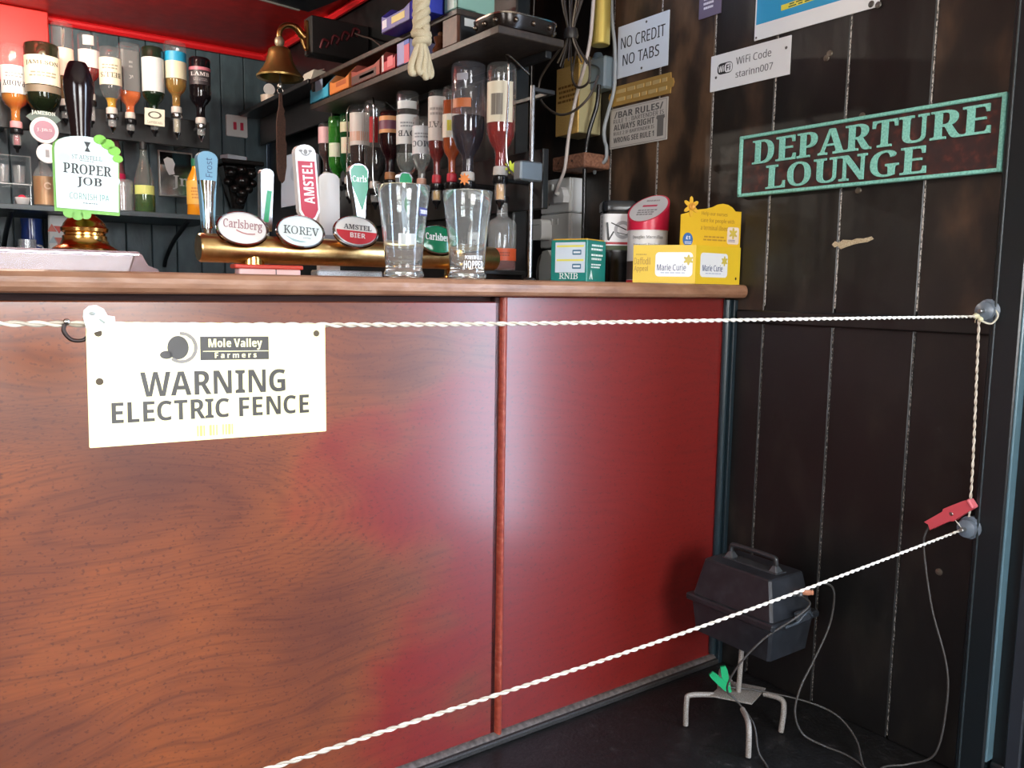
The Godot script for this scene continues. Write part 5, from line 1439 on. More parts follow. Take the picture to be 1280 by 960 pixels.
	shelf_box("brown and red open snack box with dark front print", -1.07, -0.862, 0.074, col(150, 66, 54), {"print": [[-0.05, 0.2, 0.85, 0.35, col(84, 62, 58)], [0.05, 0.22, 0.5, 0.12, col(190, 160, 150)]], "inside": col(196, 110, 70)})
	shelf_box("crimson open snack box with white spine in the shelf row", -0.852, -0.76, 0.06, col(196, 44, 62), {"print": [[0.12, 0.42, 0.4, 0.5, col(220, 110, 120)], [-0.42, 0.45, 0.13, 0.8, col(216, 206, 208)]], "inside": col(206, 90, 100)})
	shelf_box("tall lilac and pink carton in the shelf row", -0.754, -0.675, 0.066, col(146, 146, 200), {"full": true, "print": [[0.3, 0.4, 0.4, 0.78, col(206, 52, 92)], [0.28, 0.88, 0.42, 0.2, col(38, 70, 180)]]})
	shelf_box("purple open snack tray overhanging the upper shelf", -0.76, -0.585, 0.075, col(52, 40, 150), {"x": -0.7, "y": 1.8155, "d": 0.13, "print": [[0.1, 0.3, 0.45, 0.25, col(206, 186, 90)], [-0.38, 0.3, 0.16, 0.3, col(206, 206, 226)]], "inside": col(130, 110, 110), "group": "cardboard boxes on the upper shelf"})
	shelf_box("tall royal blue carton standing beside the purple tray", -0.58, -0.5, 0.15, col(34, 52, 190), {"x": -0.69, "y": 1.8155, "d": 0.1, "full": true, "print": [[0.3, 0.25, 0.3, 0.2, col(226, 226, 236)]], "group": "cardboard boxes on the upper shelf"})
	shelf_box("pale teal carton at near end of the upper shelf", -0.49, -0.42, 0.09, col(120, 170, 160), {"x": -0.648, "y": 1.8155, "d": 0.12, "full": true, "print": [[0.0, 0.5, 0.5, 0.9, col(200, 220, 214)]], "group": "cardboard boxes on the upper shelf"})
	var gt := thing("glass_ornament", "small amber glass ornament in shadow between carton and divider", "ornament", Vector3(-0.61, 1.7285, -0.57))
	part(gt, "body", lathe([Vector2(0, 0), Vector2(0.02, 0), Vector2(0.026, 0.015), Vector2(0.016, 0.032), Vector2(0.022, 0.05), Vector2(0, 0.056)], 8), mk(col(96, 58, 40), 0.1))
	part(gt, "stopper", ball(0.008, 10), mk(col(130, 90, 66), 0.1), Vector3(0, 0.06, 0))
	# ornate black tray lying on the near end
	var tt := thing("ornate_tray", "black ornate tray with silver rim lying on the shelf end", "tray", Vector3(-0.545, 1.7275, -0.3))
	part(tt, "dish", lathe([Vector2(0, 0.002), Vector2(0.088, 0.002), Vector2(0.094, 0.01), Vector2(0.098, 0.034), Vector2(0.095, 0.034), Vector2(0.089, 0.014), Vector2(0, 0.01)], 40, 0, TAU, 1, 0.82, 4.0), mk(col(34, 28, 26), 0.2, 0.3))
	part(tt, "rim", lathe([Vector2(0.096, 0.033), Vector2(0.1, 0.034), Vector2(0.1, 0.038), Vector2(0.095, 0.038), Vector2(0.094, 0.034)], 40, 0, TAU, 1, 0.82, 4.0), mk(col(170, 164, 156), 0.2, 1.0))
	for k in 12:
		var a := TAU * k / 12.0
		var q := 1.0 / pow(pow(absf(sin(a)), 4.0) + pow(absf(cos(a)), 4.0), 0.25)
		part(tt, "boss", ball(0.007, 8), mk(col(110, 100, 90), 0.25, 0.9), Vector3(sin(a) * 0.0965 * q, 0.02, cos(a) * 0.08 * q))


# ------------------------------------------------------------------ bell, rope and the back bar on the left
func build_back_bar() -> void:
	var brass := mk(col(176, 140, 84), 0.28, 1.0)
	# ---- brass bell on a curved bracket
	var bl := thing("brass_bell", "brass bell on a curved bracket with a brown leather pull", "bell", Vector3(-0.768, 1.797, -1.4))
	part(bl, "bell_body", lathe([Vector2(0.07, 0.004), Vector2(0.08, 0.0), Vector2(0.081, 0.006), Vector2(0.072, 0.016), Vector2(0.058, 0.035), Vector2(0.047, 0.058), Vector2(0.041, 0.08), Vector2(0.038, 0.096), Vector2(0.03, 0.103), Vector2(0.012, 0.108), Vector2(0, 0.108), Vector2(0.0, 0.102), Vector2(0.03, 0.096), Vector2(0.037, 0.076), Vector2(0.053, 0.034), Vector2(0.07, 0.004)], 36), mk(col(150, 126, 76), 0.34, 0.9))
	part(bl, "crown_knot", ball(0.017, 14, 1.25), mk(col(150, 138, 116), 0.45, 0.6), Vector3(0, 0.124, 0))
	part(bl, "bracket_arm", tube(smooth([Vector3(0, 0.13, 0), Vector3(0.0, 0.155, 0), Vector3(0.012, 0.176, 0), Vector3(0.036, 0.187, 0), Vector3(0.062, 0.182, 0), Vector3(0.08, 0.165, 0), Vector3(0.092, 0.155, 0)], 5), [0.009, 0.009, 0.009, 0.0095, 0.0095, 0.0095, 0.0095, 0.0095, 0.0095, 0.0095, 0.0095, 0.0095, 0.0095, 0.0095, 0.0095, 0.0095, 0.01, 0.0105, 0.011, 0.0115, 0.012, 0.0125, 0.013, 0.0135, 0.014, 0.0145, 0.015, 0.0155, 0.016, 0.0165, 0.017].slice(0, 31), 10), brass)
	part(bl, "bracket_tail", tube(smooth([Vector3(0.06, 0.182, 0), Vector3(0.078, 0.16, 0), Vector3(0.088, 0.13, 0), Vector3(0.094, 0.118, 0)], 4), 0.007, 8), brass)
	part(bl, "wall_plate", extrude(rounded(0.022, 0.105, 0.009), 0.007), brass, Vector3(0.099, 0.163, 0), Vector3(0, 90, 0))
	part(bl, "clapper", lathe([Vector2(0, -0.03), Vector2(0.009, -0.026), Vector2(0.011, -0.016), Vector2(0.006, -0.006), Vector2(0.003, 0.0), Vector2(0.003, 0.09), Vector2(0, 0.092)], 14), mk(col(170, 168, 160), 0.25, 0.9), Vector3(0, -0.005, 0))
	part(bl, "split_ring", tube(ring_points(0.01, 16), 0.0018, 6), mk(col(200, 196, 186), 0.2, 1.0), Vector3(0, -0.042, 0))
	var lea := mottled("leather pull", [[0.0, col(52, 32, 24)], [1.0, col(86, 56, 40)]], 0.1, 0.7)
	part(bl, "leather_pull", extrude(PackedVector2Array([Vector2(-0.004, 0.0), Vector2(0.005, 0.0), Vector2(0.007, -0.04), Vector2(0.014, -0.06), Vector2(0.011, -0.07), Vector2(0.017, -0.09), Vector2(0.015, -0.16), Vector2(0.019, -0.17), Vector2(0.018, -0.25), Vector2(0.01, -0.3), Vector2(0.002, -0.31), Vector2(-0.01, -0.3), Vector2(-0.017, -0.27), Vector2(-0.016, -0.1), Vector2(-0.012, -0.07), Vector2(-0.006, -0.045)]), 0.006), lea, Vector3(0, -0.05, 0))
	# black box the bell hangs from, fixed to the partition under the ceiling
	var sp := thing("black_wall_box", "small black box with faded red ornament behind the bell bracket", "box", Vector3(-0.552, 1.895, -1.4))
	part(sp, "case", bx(0.224, 0.13, 0.07, 0.004), mk(col(10, 9, 9), 0.7), Vector3(0, 0.065, 0))
	for k in 4:
		part(sp, "red_scroll", tube(smooth([Vector3(-0.08 + k * 0.04, 0.02 + 0.02 * k, 0.037), Vector3(-0.07 + k * 0.04, 0.05 + 0.02 * k, 0.04), Vector3(-0.05 + k * 0.04, 0.045 + 0.02 * k, 0.04), Vector3(-0.06 + k * 0.04, 0.025 + 0.02 * k, 0.037)], 5), 0.005, 6), mk(col(84, 18, 26), 0.5))
	lone("loose_wire", "thin black wire straggling from the black box down to the shelf", "cable", wire([Vector3(-0.5, 1.99, -1.362), Vector3(-0.52, 1.95, -1.25), Vector3(-0.56, 1.9, -1.1), Vector3(-0.57, 1.84, -0.98), Vector3(-0.57, 1.8165, -0.9)], 0.003, 6), mk(col(60, 52, 48), 0.5))
	# dark framed hatch hanging off the ceiling with a pale edge
	var ht := thing("ceiling_hatch", "dark hatch with pale metal edge on the red ceiling", "hatch", Vector3(-0.665, 2.139, -1.5))
	part(ht, "panel", bx(0.3, 0.018, 0.24, 0.002), mk(col(28, 34, 42), 0.3), Vector3(-0.02, -0.009, 0), Vector3(0, 10, 0))
	part(ht, "edge_strip", bx(0.26, 0.02, 0.012, 0.002), mk(col(180, 178, 172), 0.35, 0.3), Vector3(-0.06, -0.012, -0.118), Vector3(0, 10, 0))
	# ---- knotted cream rope hanging in front of the shelf
	var rp := thing("bell_rope", "thick knotted cream rope tassel hanging in front of the shelf", "rope", Vector3(-0.778, 1.62, -0.385))
	var cream := mottled("cream rope", [[0.0, col(158, 144, 116)], [0.5, col(196, 184, 154)], [1.0, col(220, 210, 184)]], 0.05, 0.85, 0.04)
	for k in 3:
		var pts := []
		for i in 60:
			var y := 0.1 + i * 0.0088
			var a := TAU * (y / 0.062 + k / 3.0)
			pts.append(Vector3(sin(a) * 0.012, y, cos(a) * 0.012))
		part(rp, "strand", tube(pts, 0.0125, 8), cream)
	part(rp, "knot", join([[tube(ring_points(0.0155, 18, true), 0.0125, 8), Vector3(0, 0.096, 0), Vector3(12, 0, 0)], [tube(ring_points(0.015, 18, true), 0.0115, 8), Vector3(0.002, 0.078, 0), Vector3(-14, 0, 10)]]), cream)
	var ends := [[-0.026, -0.004, 0.008], [-0.012, 0.0, 0.016], [0.004, -0.01, 0.014], [0.018, -0.002, 0.006], [0.012, 0.003, -0.012], [-0.014, 0.002, -0.012]]
	for k in ends.size():
		var e: Array = ends[k]
		part(rp, "tassel_loop", tube(smooth([Vector3(e[0] * 0.25, 0.075, e[2] * 0.4), Vector3(e[0] * 0.9, 0.04, e[2]), Vector3(e[0] * 1.15 - 0.004, 0.012, e[2] * 1.1), Vector3(e[0] * 1.2, -0.002 + e[1], e[2]), Vector3(e[0] * 1.0 + 0.008, 0.01, e[2] * 0.7), Vector3(e[0] * 0.4, 0.07, e[2] * 0.2)], 5), 0.0085, 8), cream)
	# ---- the left-hand optics
	var G := "spirit bottles on the left-hand optics"
	var arm := Vector3(0, 0, -0.1)
	var clear := col(232, 238, 238)
	var z := -2.0
	var wh := col(206, 210, 208)
	spirit("spirit_bottle", "amber whiskey bottle with white arched label at far left", Vector2(-1.522, z), {"r": 0.0426, "top": 1.907, "sh": 1.69, "bot": 1.535, "glass": clear, "ga": 0.03, "liquid": col(226, 140, 24), "la": 0.45, "level": 1.752, "labels": [[1.736, 1.832, 68, wh, "PADDY", col(60, 60, 66), true]], "arm": arm, "face": -6.0, "collar": col(206, 150, 156), "chamber": col(150, 44, 66)}, G)
	var wide := spirit("spirit_bottle", "wide dark green whiskey bottle with cream label below the red board", Vector2(-1.438, -1.945), {"r": 0.0565, "top": 1.914, "sh": 1.67, "bot": 1.53, "glass": col(24, 32, 20), "ga": 0.78, "liquid": col(34, 22, 6), "la": 0.8, "level": 1.76, "labels": [[1.767, 1.866, 78, col(214, 206, 180), "JAMESON", col(60, 56, 44), false], [1.74, 1.764, 85, col(110, 100, 84), "", col(0, 0, 0), true]], "arm": Vector3(0, 0, -0.155), "face": -7.0, "slope": 0.06}, G)
	spirit("spirit_bottle", "tall bottle with peach label standing highest behind the black handle", Vector2(-1.352, -2.06), {"r": 0.036, "top": 2.03, "sh": 1.8, "bot": 1.66, "glass": clear, "ga": 0.03, "liquid": col(200, 150, 90), "la": 0.2, "level": 1.84, "labels": [[1.835, 1.935, 75, col(214, 190, 170), "", col(0, 0, 0), true]], "arm": Vector3(0, 0, -0.04), "face": -8.0}, G)
	spirit("spirit_bottle", "bottle with pink and white label right of the black pump handle", Vector2(-1.268, -2.045), {"r": 0.0365, "top": 2.0, "sh": 1.83, "bot": 1.66, "glass": clear, "ga": 0.03, "liquid": col(176, 26, 20), "la": 0.25, "level": 1.885, "labels": [[1.875, 1.94, 75, col(214, 200, 196), "", col(0, 0, 0), true], [1.955, 1.99, 30, col(200, 180, 176), "", col(0, 0, 0), true]], "arm": Vector3(0, 0, -0.055), "face": -9.0}, G)
	spirit("spirit_bottle", "clear bottle with cream label and yellow spirit left in the neck", Vector2(-1.203, z), {"r": 0.0392, "top": 1.953, "sh": 1.762, "bot": 1.64, "glass": clear, "ga": 0.04, "liquid": col(232, 186, 24), "la": 0.45, "level": 1.768, "labels": [[1.813, 1.912, 75, col(212, 206, 182), "BELL'S", col(70, 66, 54), true]], "arm": arm, "face": -10.0, "slope": 0.045, "optic": "chrome"}, G)
	spirit("spirit_bottle", "square bottle with silver engraved label and orange bourbon", Vector2(-1.128, -2.05), {"r": 0.0375, "top": 1.99, "sh": 1.764, "bot": 1.64, "square": 6.0, "glass": clear, "ga": 0.04, "liquid": col(238, 112, 18), "la": 0.5, "level": 1.815, "labels": [[1.81, 1.96, 48, col(96, 98, 98), "JACK", col(176, 178, 176), true]], "arm": Vector3(0, 0, -0.05), "face": 0.0}, G)
	var lp := spirit("spirit_bottle", "dark green malt bottle with white label and square plaque", Vector2(-1.051, z), {"r": 0.0402, "top": 1.98, "sh": 1.77, "bot": 1.645, "glass": col(22, 40, 26), "ga": 0.72, "liquid": col(40, 40, 10), "la": 0.6, "level": 1.8, "labels": [[1.811, 1.938, 78, col(206, 212, 212), "", col(0, 0, 0), true]], "arm": arm, "face": -12.0}, G)
	part(lp, "plaque", bx(0.072, 0.064, 0.003, 0.001), mk(col(206, 204, 186), 0.4), Vector3(-0.006, 0.069, 0.032), Vector3(0, -8, -2))
	part(lp, "plaque_oval", extrude(ring_arc(0.012, 0.017, 0, 359, 24), 0.0006), mk(col(70, 70, 60), 0.5), Vector3(-0.006, 0.077, 0.034), Vector3(0, -8, 0)).scale = Vector3(1.45, 0.8, 1)
	part(lp, "plaque_lettering", letters("LAPHROAIG", 0.054, 0.009, serif), mk(col(80, 78, 66), 0.5), Vector3(-0.006, 0.049, 0.034), Vector3(0, -8, -2))
	spirit("spirit_bottle", "bottle with bright blue band above cream label and amber neck", Vector2(-0.967, z), {"r": 0.0408, "top": 2.015, "sh": 1.815, "bot": 1.645, "glass": clear, "ga": 0.03, "liquid": col(206, 156, 50), "la": 0.3, "level": 1.873, "labels": [[1.872, 1.938, 80, col(206, 204, 176), "", col(120, 116, 90), true], [1.938, 1.974, 80, col(34, 148, 190), "", col(0, 0, 0), true]], "arm": arm, "face": -13.0, "optic": "chrome", "chamber": col(150, 140, 110)}, G)
	spirit("spirit_bottle", "black bottle with pink band at right end of left-hand optics", Vector2(-0.874, z), {"r": 0.0415, "top": 1.97, "sh": 1.785, "bot": 1.645, "glass": col(20, 16, 20), "ga": 0.85, "liquid": col(16, 10, 12), "la": 0.9, "level": 1.87, "labels": [[1.862, 1.918, 70, col(52, 46, 50), "LAMB", col(206, 200, 200), false], [1.918, 1.93, 85, col(190, 110, 124), "", col(0, 0, 0), true]], "arm": arm, "face": -14.0, "optic": "chrome"}, G)
	# rail for those bottles with iron brackets back to the boards
	var rl := thing("optic_rail", "dark rail carrying the left-hand optics in front of teal boards", "rail", Vector3(-1.2, 1.69, -2.115))
	part(rl, "board", bx(0.78, 0.11, 0.022, 0.002), mk(col(26, 28, 30), 0.35))
	for x in [-0.34, 0.34]:
		part(rl, "bracket", bx(0.025, 0.05, 0.31, 0.002), mk(col(26, 28, 30), 0.35), Vector3(x, 0, -0.161))
	# two round enamel badges clipped to the optic of the wide whiskey bottle
	var jb := Node3D.new()
	jb.name = "optic_badge"
	wide.add_child(jb)
	jb.position = Vector3(-0.006, 0.035, 0.028)
	part(jb, "rim", lathe([Vector2(0, 0), Vector2(0.044, 0), Vector2(0.046, 0.003), Vector2(0.044, 0.006), Vector2(0.038, 0.005), Vector2(0, 0.005)], 30), mk(col(212, 212, 210), 0.35), Vector3(0, 0.046, 0), Vector3(90, 0, 0))
	part(jb, "mauve_disc", lathe([Vector2(0.034, 0.005), Vector2(0.033, 0.0062), Vector2(0, 0.0062)], 28), mk(col(150, 116, 132), 0.4), Vector3(0, 0.046, 0), Vector3(90, 0, 0))
	part(jb, "lettering", letters("J.J&S", 0.048, 0.012, serif), mk(col(206, 196, 200), 0.4), Vector3(0, 0.046, 0.0068))
	part(jb, "lower_disc", lathe([Vector2(0, 0), Vector2(0.034, 0), Vector2(0.035, 0.003), Vector2(0.033, 0.005), Vector2(0, 0.005)], 26), mk(col(206, 212, 212), 0.35), Vector3(0.006, -0.034, 0), Vector3(90, 0, 0))
	part(jb, "lower_mark", bx(0.012, 0.026, 0.001, 0.0), mk(col(130, 136, 140), 0.4), Vector3(0.006, -0.034, 0.0056))
	part(jb, "curved_title", letters("JAMESON", 0.075, 0.016, serif_bold, 0.0, 0.002), mk(col(190, 204, 198), 0.35), Vector3(0, 0.104, 0.002))
	part(jb, "title_plate", extrude(ring_arc(0.05, 0.072, 40, 140), 0.003), mk(col(78, 96, 92), 0.4), Vector3(0, 0.042, -0.001))
	part(jb, "hanger_stem", bx(0.008, 0.09, 0.003, 0.0), mk(col(60, 62, 64), 0.4), Vector3(0.003, 0.0, -0.001))
	# ---- glass shelf below with what stands on it
	var sv := thing("back_shelf", "long dark shelf on iron brackets across the teal boards", "shelf", Vector3(-1.6, 1.352, -2.2))
	part(sv, "board", bx(1.6, 0.02, 0.45, 0.002), mk(col(50, 62, 68), 0.35), Vector3(0, -0.01, 0))
	for x in [0.0, 0.62]:
		part(sv, "iron_bracket", wire([Vector3(x + 0.05, -0.02, 0.2), Vector3(x + 0.05, -0.05, 0.1), Vector3(x + 0.05, -0.1, -0.06), Vector3(x + 0.05, -0.16, -0.18), Vector3(x + 0.05, -0.2, -0.222)], 0.009, 8), mk(col(22, 26, 30), 0.4))
	var S := 1.3525
	var chb := thing("liqueur_bottle", "sloping clear bottle with bright green liqueur on back shelf", "bottle", Vector3(-1.085, S, -2.05))
	part(chb, "glass", lathe([Vector2(0, 0), Vector2(0.037, 0), Vector2(0.041, 0.006), Vector2(0.039, 0.08), Vector2(0.036, 0.13), Vector2(0.024, 0.18), Vector2(0.014, 0.215), Vector2(0.013, 0.245), Vector2(0, 0.246)], 24), pane(col(220, 232, 216), 0.05))
	part(chb, "liqueur", lathe([Vector2(0, 0.004), Vector2(0.036, 0.004), Vector2(0.0385, 0.01), Vector2(0.037, 0.08), Vector2(0.0355, 0.105), Vector2(0, 0.105)], 24), solid_glass(col(84, 150, 16), 0.15, 0.033))
	part(chb, "label", wrap_patch(0.0392, 0.07, 0.105, 65), mk(col(196, 208, 120), 0.45), Vector3.ZERO, Vector3(0, -12, 0))
	part(chb, "stopper", cyl(0.015, 0.03, 14), mk(col(30, 32, 34), 0.3), Vector3(0, 0.245, 0))
	var orb := thing("juice_bottle", "orange juice bottle with green cap and pale label on back shelf", "bottle", Vector3(-0.885, S, -2.05))
	part(orb, "glass", lathe([Vector2(0, 0), Vector2(0.035, 0), Vector2(0.038, 0.005), Vector2(0.036, 0.06), Vector2(0.038, 0.12), Vector2(0.034, 0.15), Vector2(0.018, 0.185), Vector2(0.015, 0.2), Vector2(0, 0.201)], 24), mk(col(216, 142, 30), 0.15))
	part(orb, "label", wrap_patch(0.0385, 0.045, 0.14, 85), mk(col(222, 176, 80), 0.4), Vector3.ZERO, Vector3(0, -12, 0))
	part(orb, "label_print", small_print(0.05, 0.05, 4, 0.039, 61), mk(col(196, 130, 50), 0.5), Vector3(0, 0.09, 0), Vector3(0, -12, 0))
	part(orb, "cap", cyl(0.018, 0.03, 16), mk(col(36, 110, 84), 0.35), Vector3(0, 0.2, 0))
	var tum := thing("ribbed_tumbler", "ribbed clear tumbler upside down on back shelf", "tumbler", Vector3(-1.168, S, -2.04))
	var rib := []
	for i in 13:
		rib.append(Vector2(0.037 + 0.0016 * (i % 2), i * 0.0098))
	rib.push_front(Vector2(0.034, 0))
	rib.append_array([Vector2(0.033, 0.121), Vector2(0.0, 0.121)])
	part(tum, "glass", lathe(rib, 28), pane(col(206, 212, 214), 0.14, 0.1))
	part(tum, "inner", lathe([Vector2(0.031, 0.002), Vector2(0.033, 0.112), Vector2(0, 0.113)], 24), pane(col(206, 212, 214), 0.1, 0.1))
	var mvb := thing("liqueur_bottle", "mauve bottle with pink neck band half hidden by pump badge", "bottle", Vector3(-1.165, S, -2.2))
	part(mvb, "glass", lathe([Vector2(0, 0), Vector2(0.038, 0), Vector2(0.041, 0.005), Vector2(0.041, 0.16), Vector2(0.034, 0.2), Vector2(0.026, 0.27), Vector2(0.016, 0.31), Vector2(0, 0.312)], 24), mk(col(130, 84, 90), 0.2))
	part(mvb, "pink_band", lathe([Vector2(0.0416, 0.13), Vector2(0.0416, 0.16)], 24), mk(col(190, 40, 84), 0.3))
	part(mvb, "round_mark", extrude(ring_arc(0.009, 0.013, 30, 330), 0.001), mk(col(220, 212, 214), 0.4), Vector3(0.006, 0.235, 0.033), Vector3(-8, 8, 0))
	var gj := thing("spice_jar", "clear jar with gold label on back shelf at left", "jar", Vector3(-1.436, S, -2.04))
	part(gj, "glass", lathe([Vector2(0, 0), Vector2(0.034, 0), Vector2(0.037, 0.004), Vector2(0.037, 0.115), Vector2(0.028, 0.135), Vector2(0.016, 0.15), Vector2(0.015, 0.165), Vector2(0, 0.166)], 24), pane(col(226, 230, 228), 0.16))
	part(gj, "gold_label", lathe([Vector2(0.0374, 0.006), Vector2(0.0374, 0.108)], 28), mk(col(176, 140, 104), 0.35, 0.3))
	part(gj, "label_mark", extrude(ring_arc(0.008, 0.013, 20, 320), 0.001), mk(col(220, 190, 160), 0.4), Vector3(0.006, 0.074, 0.0375))
	part(gj, "lid", cyl(0.017, 0.02, 16), mk(col(34, 36, 38), 0.35), Vector3(0, 0.165, 0))
	var ds := thing("sugar_dish", "small white dish holding a red fruit on back shelf", "dish", Vector3(-1.513, S, -2.02))
	part(ds, "dish", lathe([Vector2(0, 0), Vector2(0.024, 0), Vector2(0.032, 0.02), Vector2(0.032, 0.026), Vector2(0.029, 0.026), Vector2(0.022, 0.006), Vector2(0, 0.005)], 4, PI / 4, TAU + PI / 4), mk(col(206, 206, 206), 0.3))
	part(ds, "red_fruit", ball(0.015, 12), mk(col(190, 34, 66), 0.35), Vector3(0, 0.022, 0))
	var px := thing("perspex_rack", "clear perspex glass rack at far left above back shelf", "rack", Vector3(-1.54, S + 0.073, -2.08))
	for q in [[Vector3(0, 0.0, 0), Vector3(0.12, 0.004, 0.14)], [Vector3(0, 0.1, 0), Vector3(0.12, 0.004, 0.14)], [Vector3(-0.0585, 0.052, 0), Vector3(0.003, 0.1, 0.14)], [Vector3(0.0585, 0.052, 0), Vector3(0.003, 0.1, 0.14)]]:
		part(px, "sheet", bx(q[1].x, q[1].y, q[1].z, 0.0005), pane(col(214, 228, 232), 0.15), q[0])
	for e in [-1, 1]:
		part(px, "leg", bx(0.004, 0.073, 0.13, 0.0005), pane(col(214, 228, 232), 0.15), Vector3(e * 0.055, -0.0385, 0))
	for k in 2:
		var gl := thing("shot_glass", ["left small clear glass standing in the perspex rack", "right small clear glass standing in the perspex rack"][k], "glass", Vector3(-1.565 + 0.052 * k, S + 0.0752, -2.07), 0.0, "small glasses in the perspex rack")
		part(gl, "glass", lathe([Vector2(0, 0), Vector2(0.016, 0), Vector2(0.018, 0.004), Vector2(0.022, 0.07), Vector2(0.0205, 0.07), Vector2(0.016, 0.01), Vector2(0, 0.008)], 20), pane(col(230, 236, 238), 0.08))
	# small mirrored picture and switch plate on the teal boards
	var pc := thing("etched_mirror", "small etched mirror with white lettering and painted glare on the teal boards", "mirror", Vector3(-0.87, 1.558, -2.422))
	part(pc, "frame", bx(0.15, 0.2, 0.012, 0.003), mk(col(176, 174, 170), 0.3, 0.7))
	part(pc, "mirror_glass", bx(0.134, 0.184, 0.002, 0.0), mk(col(196, 194, 190), 0.08, 1.0), Vector3(0, 0, 0.0065))
	part(pc, "glare_blob", extrude(PackedVector2Array([Vector2(-0.026, 0.03), Vector2(-0.01, 0.042), Vector2(0.012, 0.036), Vector2(0.022, 0.014), Vector2(0.016, -0.01), Vector2(0.02, -0.03), Vector2(-0.004, -0.036), Vector2(-0.016, -0.012)]), 0.001), mk(col(236, 234, 230), 0.4), Vector3(-0.026, 0.03, 0.0078))  # white blob paints the bright glare on the glass
	part(pc, "etched_lettering", letters("Jn", 0.07, 0.06, serif_bold), mk(col(222, 222, 220), 0.5), Vector3(0.02, -0.035, 0.0078))
	var sw := thing("switch_plate", "white double switch plate with two red rockers on back wall", "switch", Vector3(-0.594, 1.8, -2.423))
	part(sw, "plate", extrude(rounded(0.096, 0.096, 0.005), 0.014), mk(col(200, 204, 206), 0.35))
	for e in [-1, 1]:
		part(sw, "rocker", bx(0.014, 0.034, 0.005, 0.001), mk(col(190, 34, 72), 0.35), Vector3(e * 0.016 + 0.006, 0.0, 0.009))
	# corbel shelf with papers
	var cb := thing("carved_corbel", "black carved corbel shelf on the back wall beside the bell", "corbel", Vector3(-0.615, 1.42, -2.43))
	var iron := mk(col(22, 20, 20), 0.22)
	part(cb, "ledge", bx(0.19, 0.02, 0.16, 0.004), iron, Vector3(0, 0.2, 0.08))
	part(cb, "stem", taper(Vector2(0.05, 0.04), Vector2(0.15, 0.11), 0.19, 0.01), iron, Vector3(0, 0.0, 0.06))
	for q in [[0, 0.12, 0.13, 0.036], [-0.045, 0.155, 0.12, 0.026], [0.045, 0.155, 0.12, 0.026], [0, 0.17, 0.125, 0.026], [-0.03, 0.085, 0.125, 0.022], [0.03, 0.085, 0.125, 0.022], [0, 0.065, 0.13, 0.024], [-0.055, 0.115, 0.105, 0.022], [0.055, 0.115, 0.105, 0.022], [0, 0.03, 0.11, 0.02]]:
		part(cb, "carved_lobe", ball(q[3], 12, 0.9), iron, Vector3(q[0], q[1], q[2]))
	var pp := thing("paper_packet", "small pile of pale papers lying on the black corbel", "papers", Vector3(-0.635, 1.6302, -2.35), 18.0)
	part(pp, "packet", bx(0.1, 0.024, 0.06, 0.002), mk(col(196, 204, 216), 0.5), Vector3(0, 0.012, 0))
	part(pp, "end_label", bx(0.004, 0.022, 0.058, 0.001), mk(col(190, 130, 140), 0.5), Vector3(0.05, 0.012, 0))
	# upper black shelf run behind the bell with a few white things
	var us := thing("corner_shelf", "black corner shelf behind the bell along the partition", "shelf", Vector3(-0.52, 1.835, -1.96))
	part(us, "board", bx(0.16, 0.018, 0.8, 0.002), mk(col(26, 26, 28), 0.35), Vector3(0, 0.009, 0))
	part(us, "apron", bx(0.012, 0.12, 0.8, 0.002), mk(col(22, 22, 24), 0.35), Vector3(0.02, -0.06, 0))
	var wt := thing("white_tub", "round white tub lying on the black corner shelf", "tub", Vector3(-0.555, 1.8535, -2.1))
	part(wt, "tub", lathe([Vector2(0, 0), Vector2(0.034, 0), Vector2(0.036, 0.03), Vector2(0.036, 0.034), Vector2(0, 0.036)], 24), mk(col(196, 180, 164), 0.4))
	part(wt, "dial", lathe([Vector2(0, 0), Vector2(0.024, 0), Vector2(0.024, 0.008), Vector2(0, 0.009)], 22), mk(col(206, 208, 206), 0.4), Vector3(0.0, 0.06, 0.0), Vector3(90, 0, 0))
	var wc := thing("white_carton", "torn white carton on the black corner shelf behind the bell", "carton", Vector3(-0.53, 1.8535, -1.66))
	part(wc, "carton", taper(Vector2(0.09, 0.11), Vector2(0.05, 0.1), 0.05, 0.002), mk(col(206, 204, 192), 0.5))
	part(wc, "flap", bx(0.04, 0.002, 0.1, 0.0), mk(col(214, 212, 204), 0.5), Vector3(0, 0.051, 0), Vector3(0, 0, 20))
	# pale blue towel dispenser on the partition
	var td := thing("towel_dispenser", "pale blue plastic towel dispenser on the black partition", "dispenser", Vector3(-0.44, 1.405, -1.9), -90.0)
	part(td, "casing", taper(Vector2(0.2, 0.11), Vector2(0.2, 0.1), 0.215, 0.012), mk(col(170, 186, 206), 0.35), Vector3(0, 0, 0.056))
	part(td, "window", extrude(ellipse(0.03, 0.03, 18), 0.002), mk(col(150, 166, 186), 0.3), Vector3(0.05, 0.13, 0.108))
	# ---- back counter with crockery at lower left
	var bc := thing("back_counter", "low dark counter under the back shelf", "counter", Vector3(-1.9, 0, -2.2))
	part(bc, "carcass", bx(2.6, 1.04, 0.4, 0.004), mk(col(34, 40, 44), 0.5), Vector3(0, 0.52, -0.02))
	part(bc, "top", bx(2.6, 0.04, 0.45, 0.006), mk(col(44, 50, 54), 0.4), Vector3(0, 1.06, 0))
	var B := 1.0802
	var bj := thing("blue_jug", "deep blue glass jug on the back counter at far left", "jug", Vector3(-1.468, B, -2.2), -90.0)
	bj.scale = Vector3(0.74, 1, 0.74)
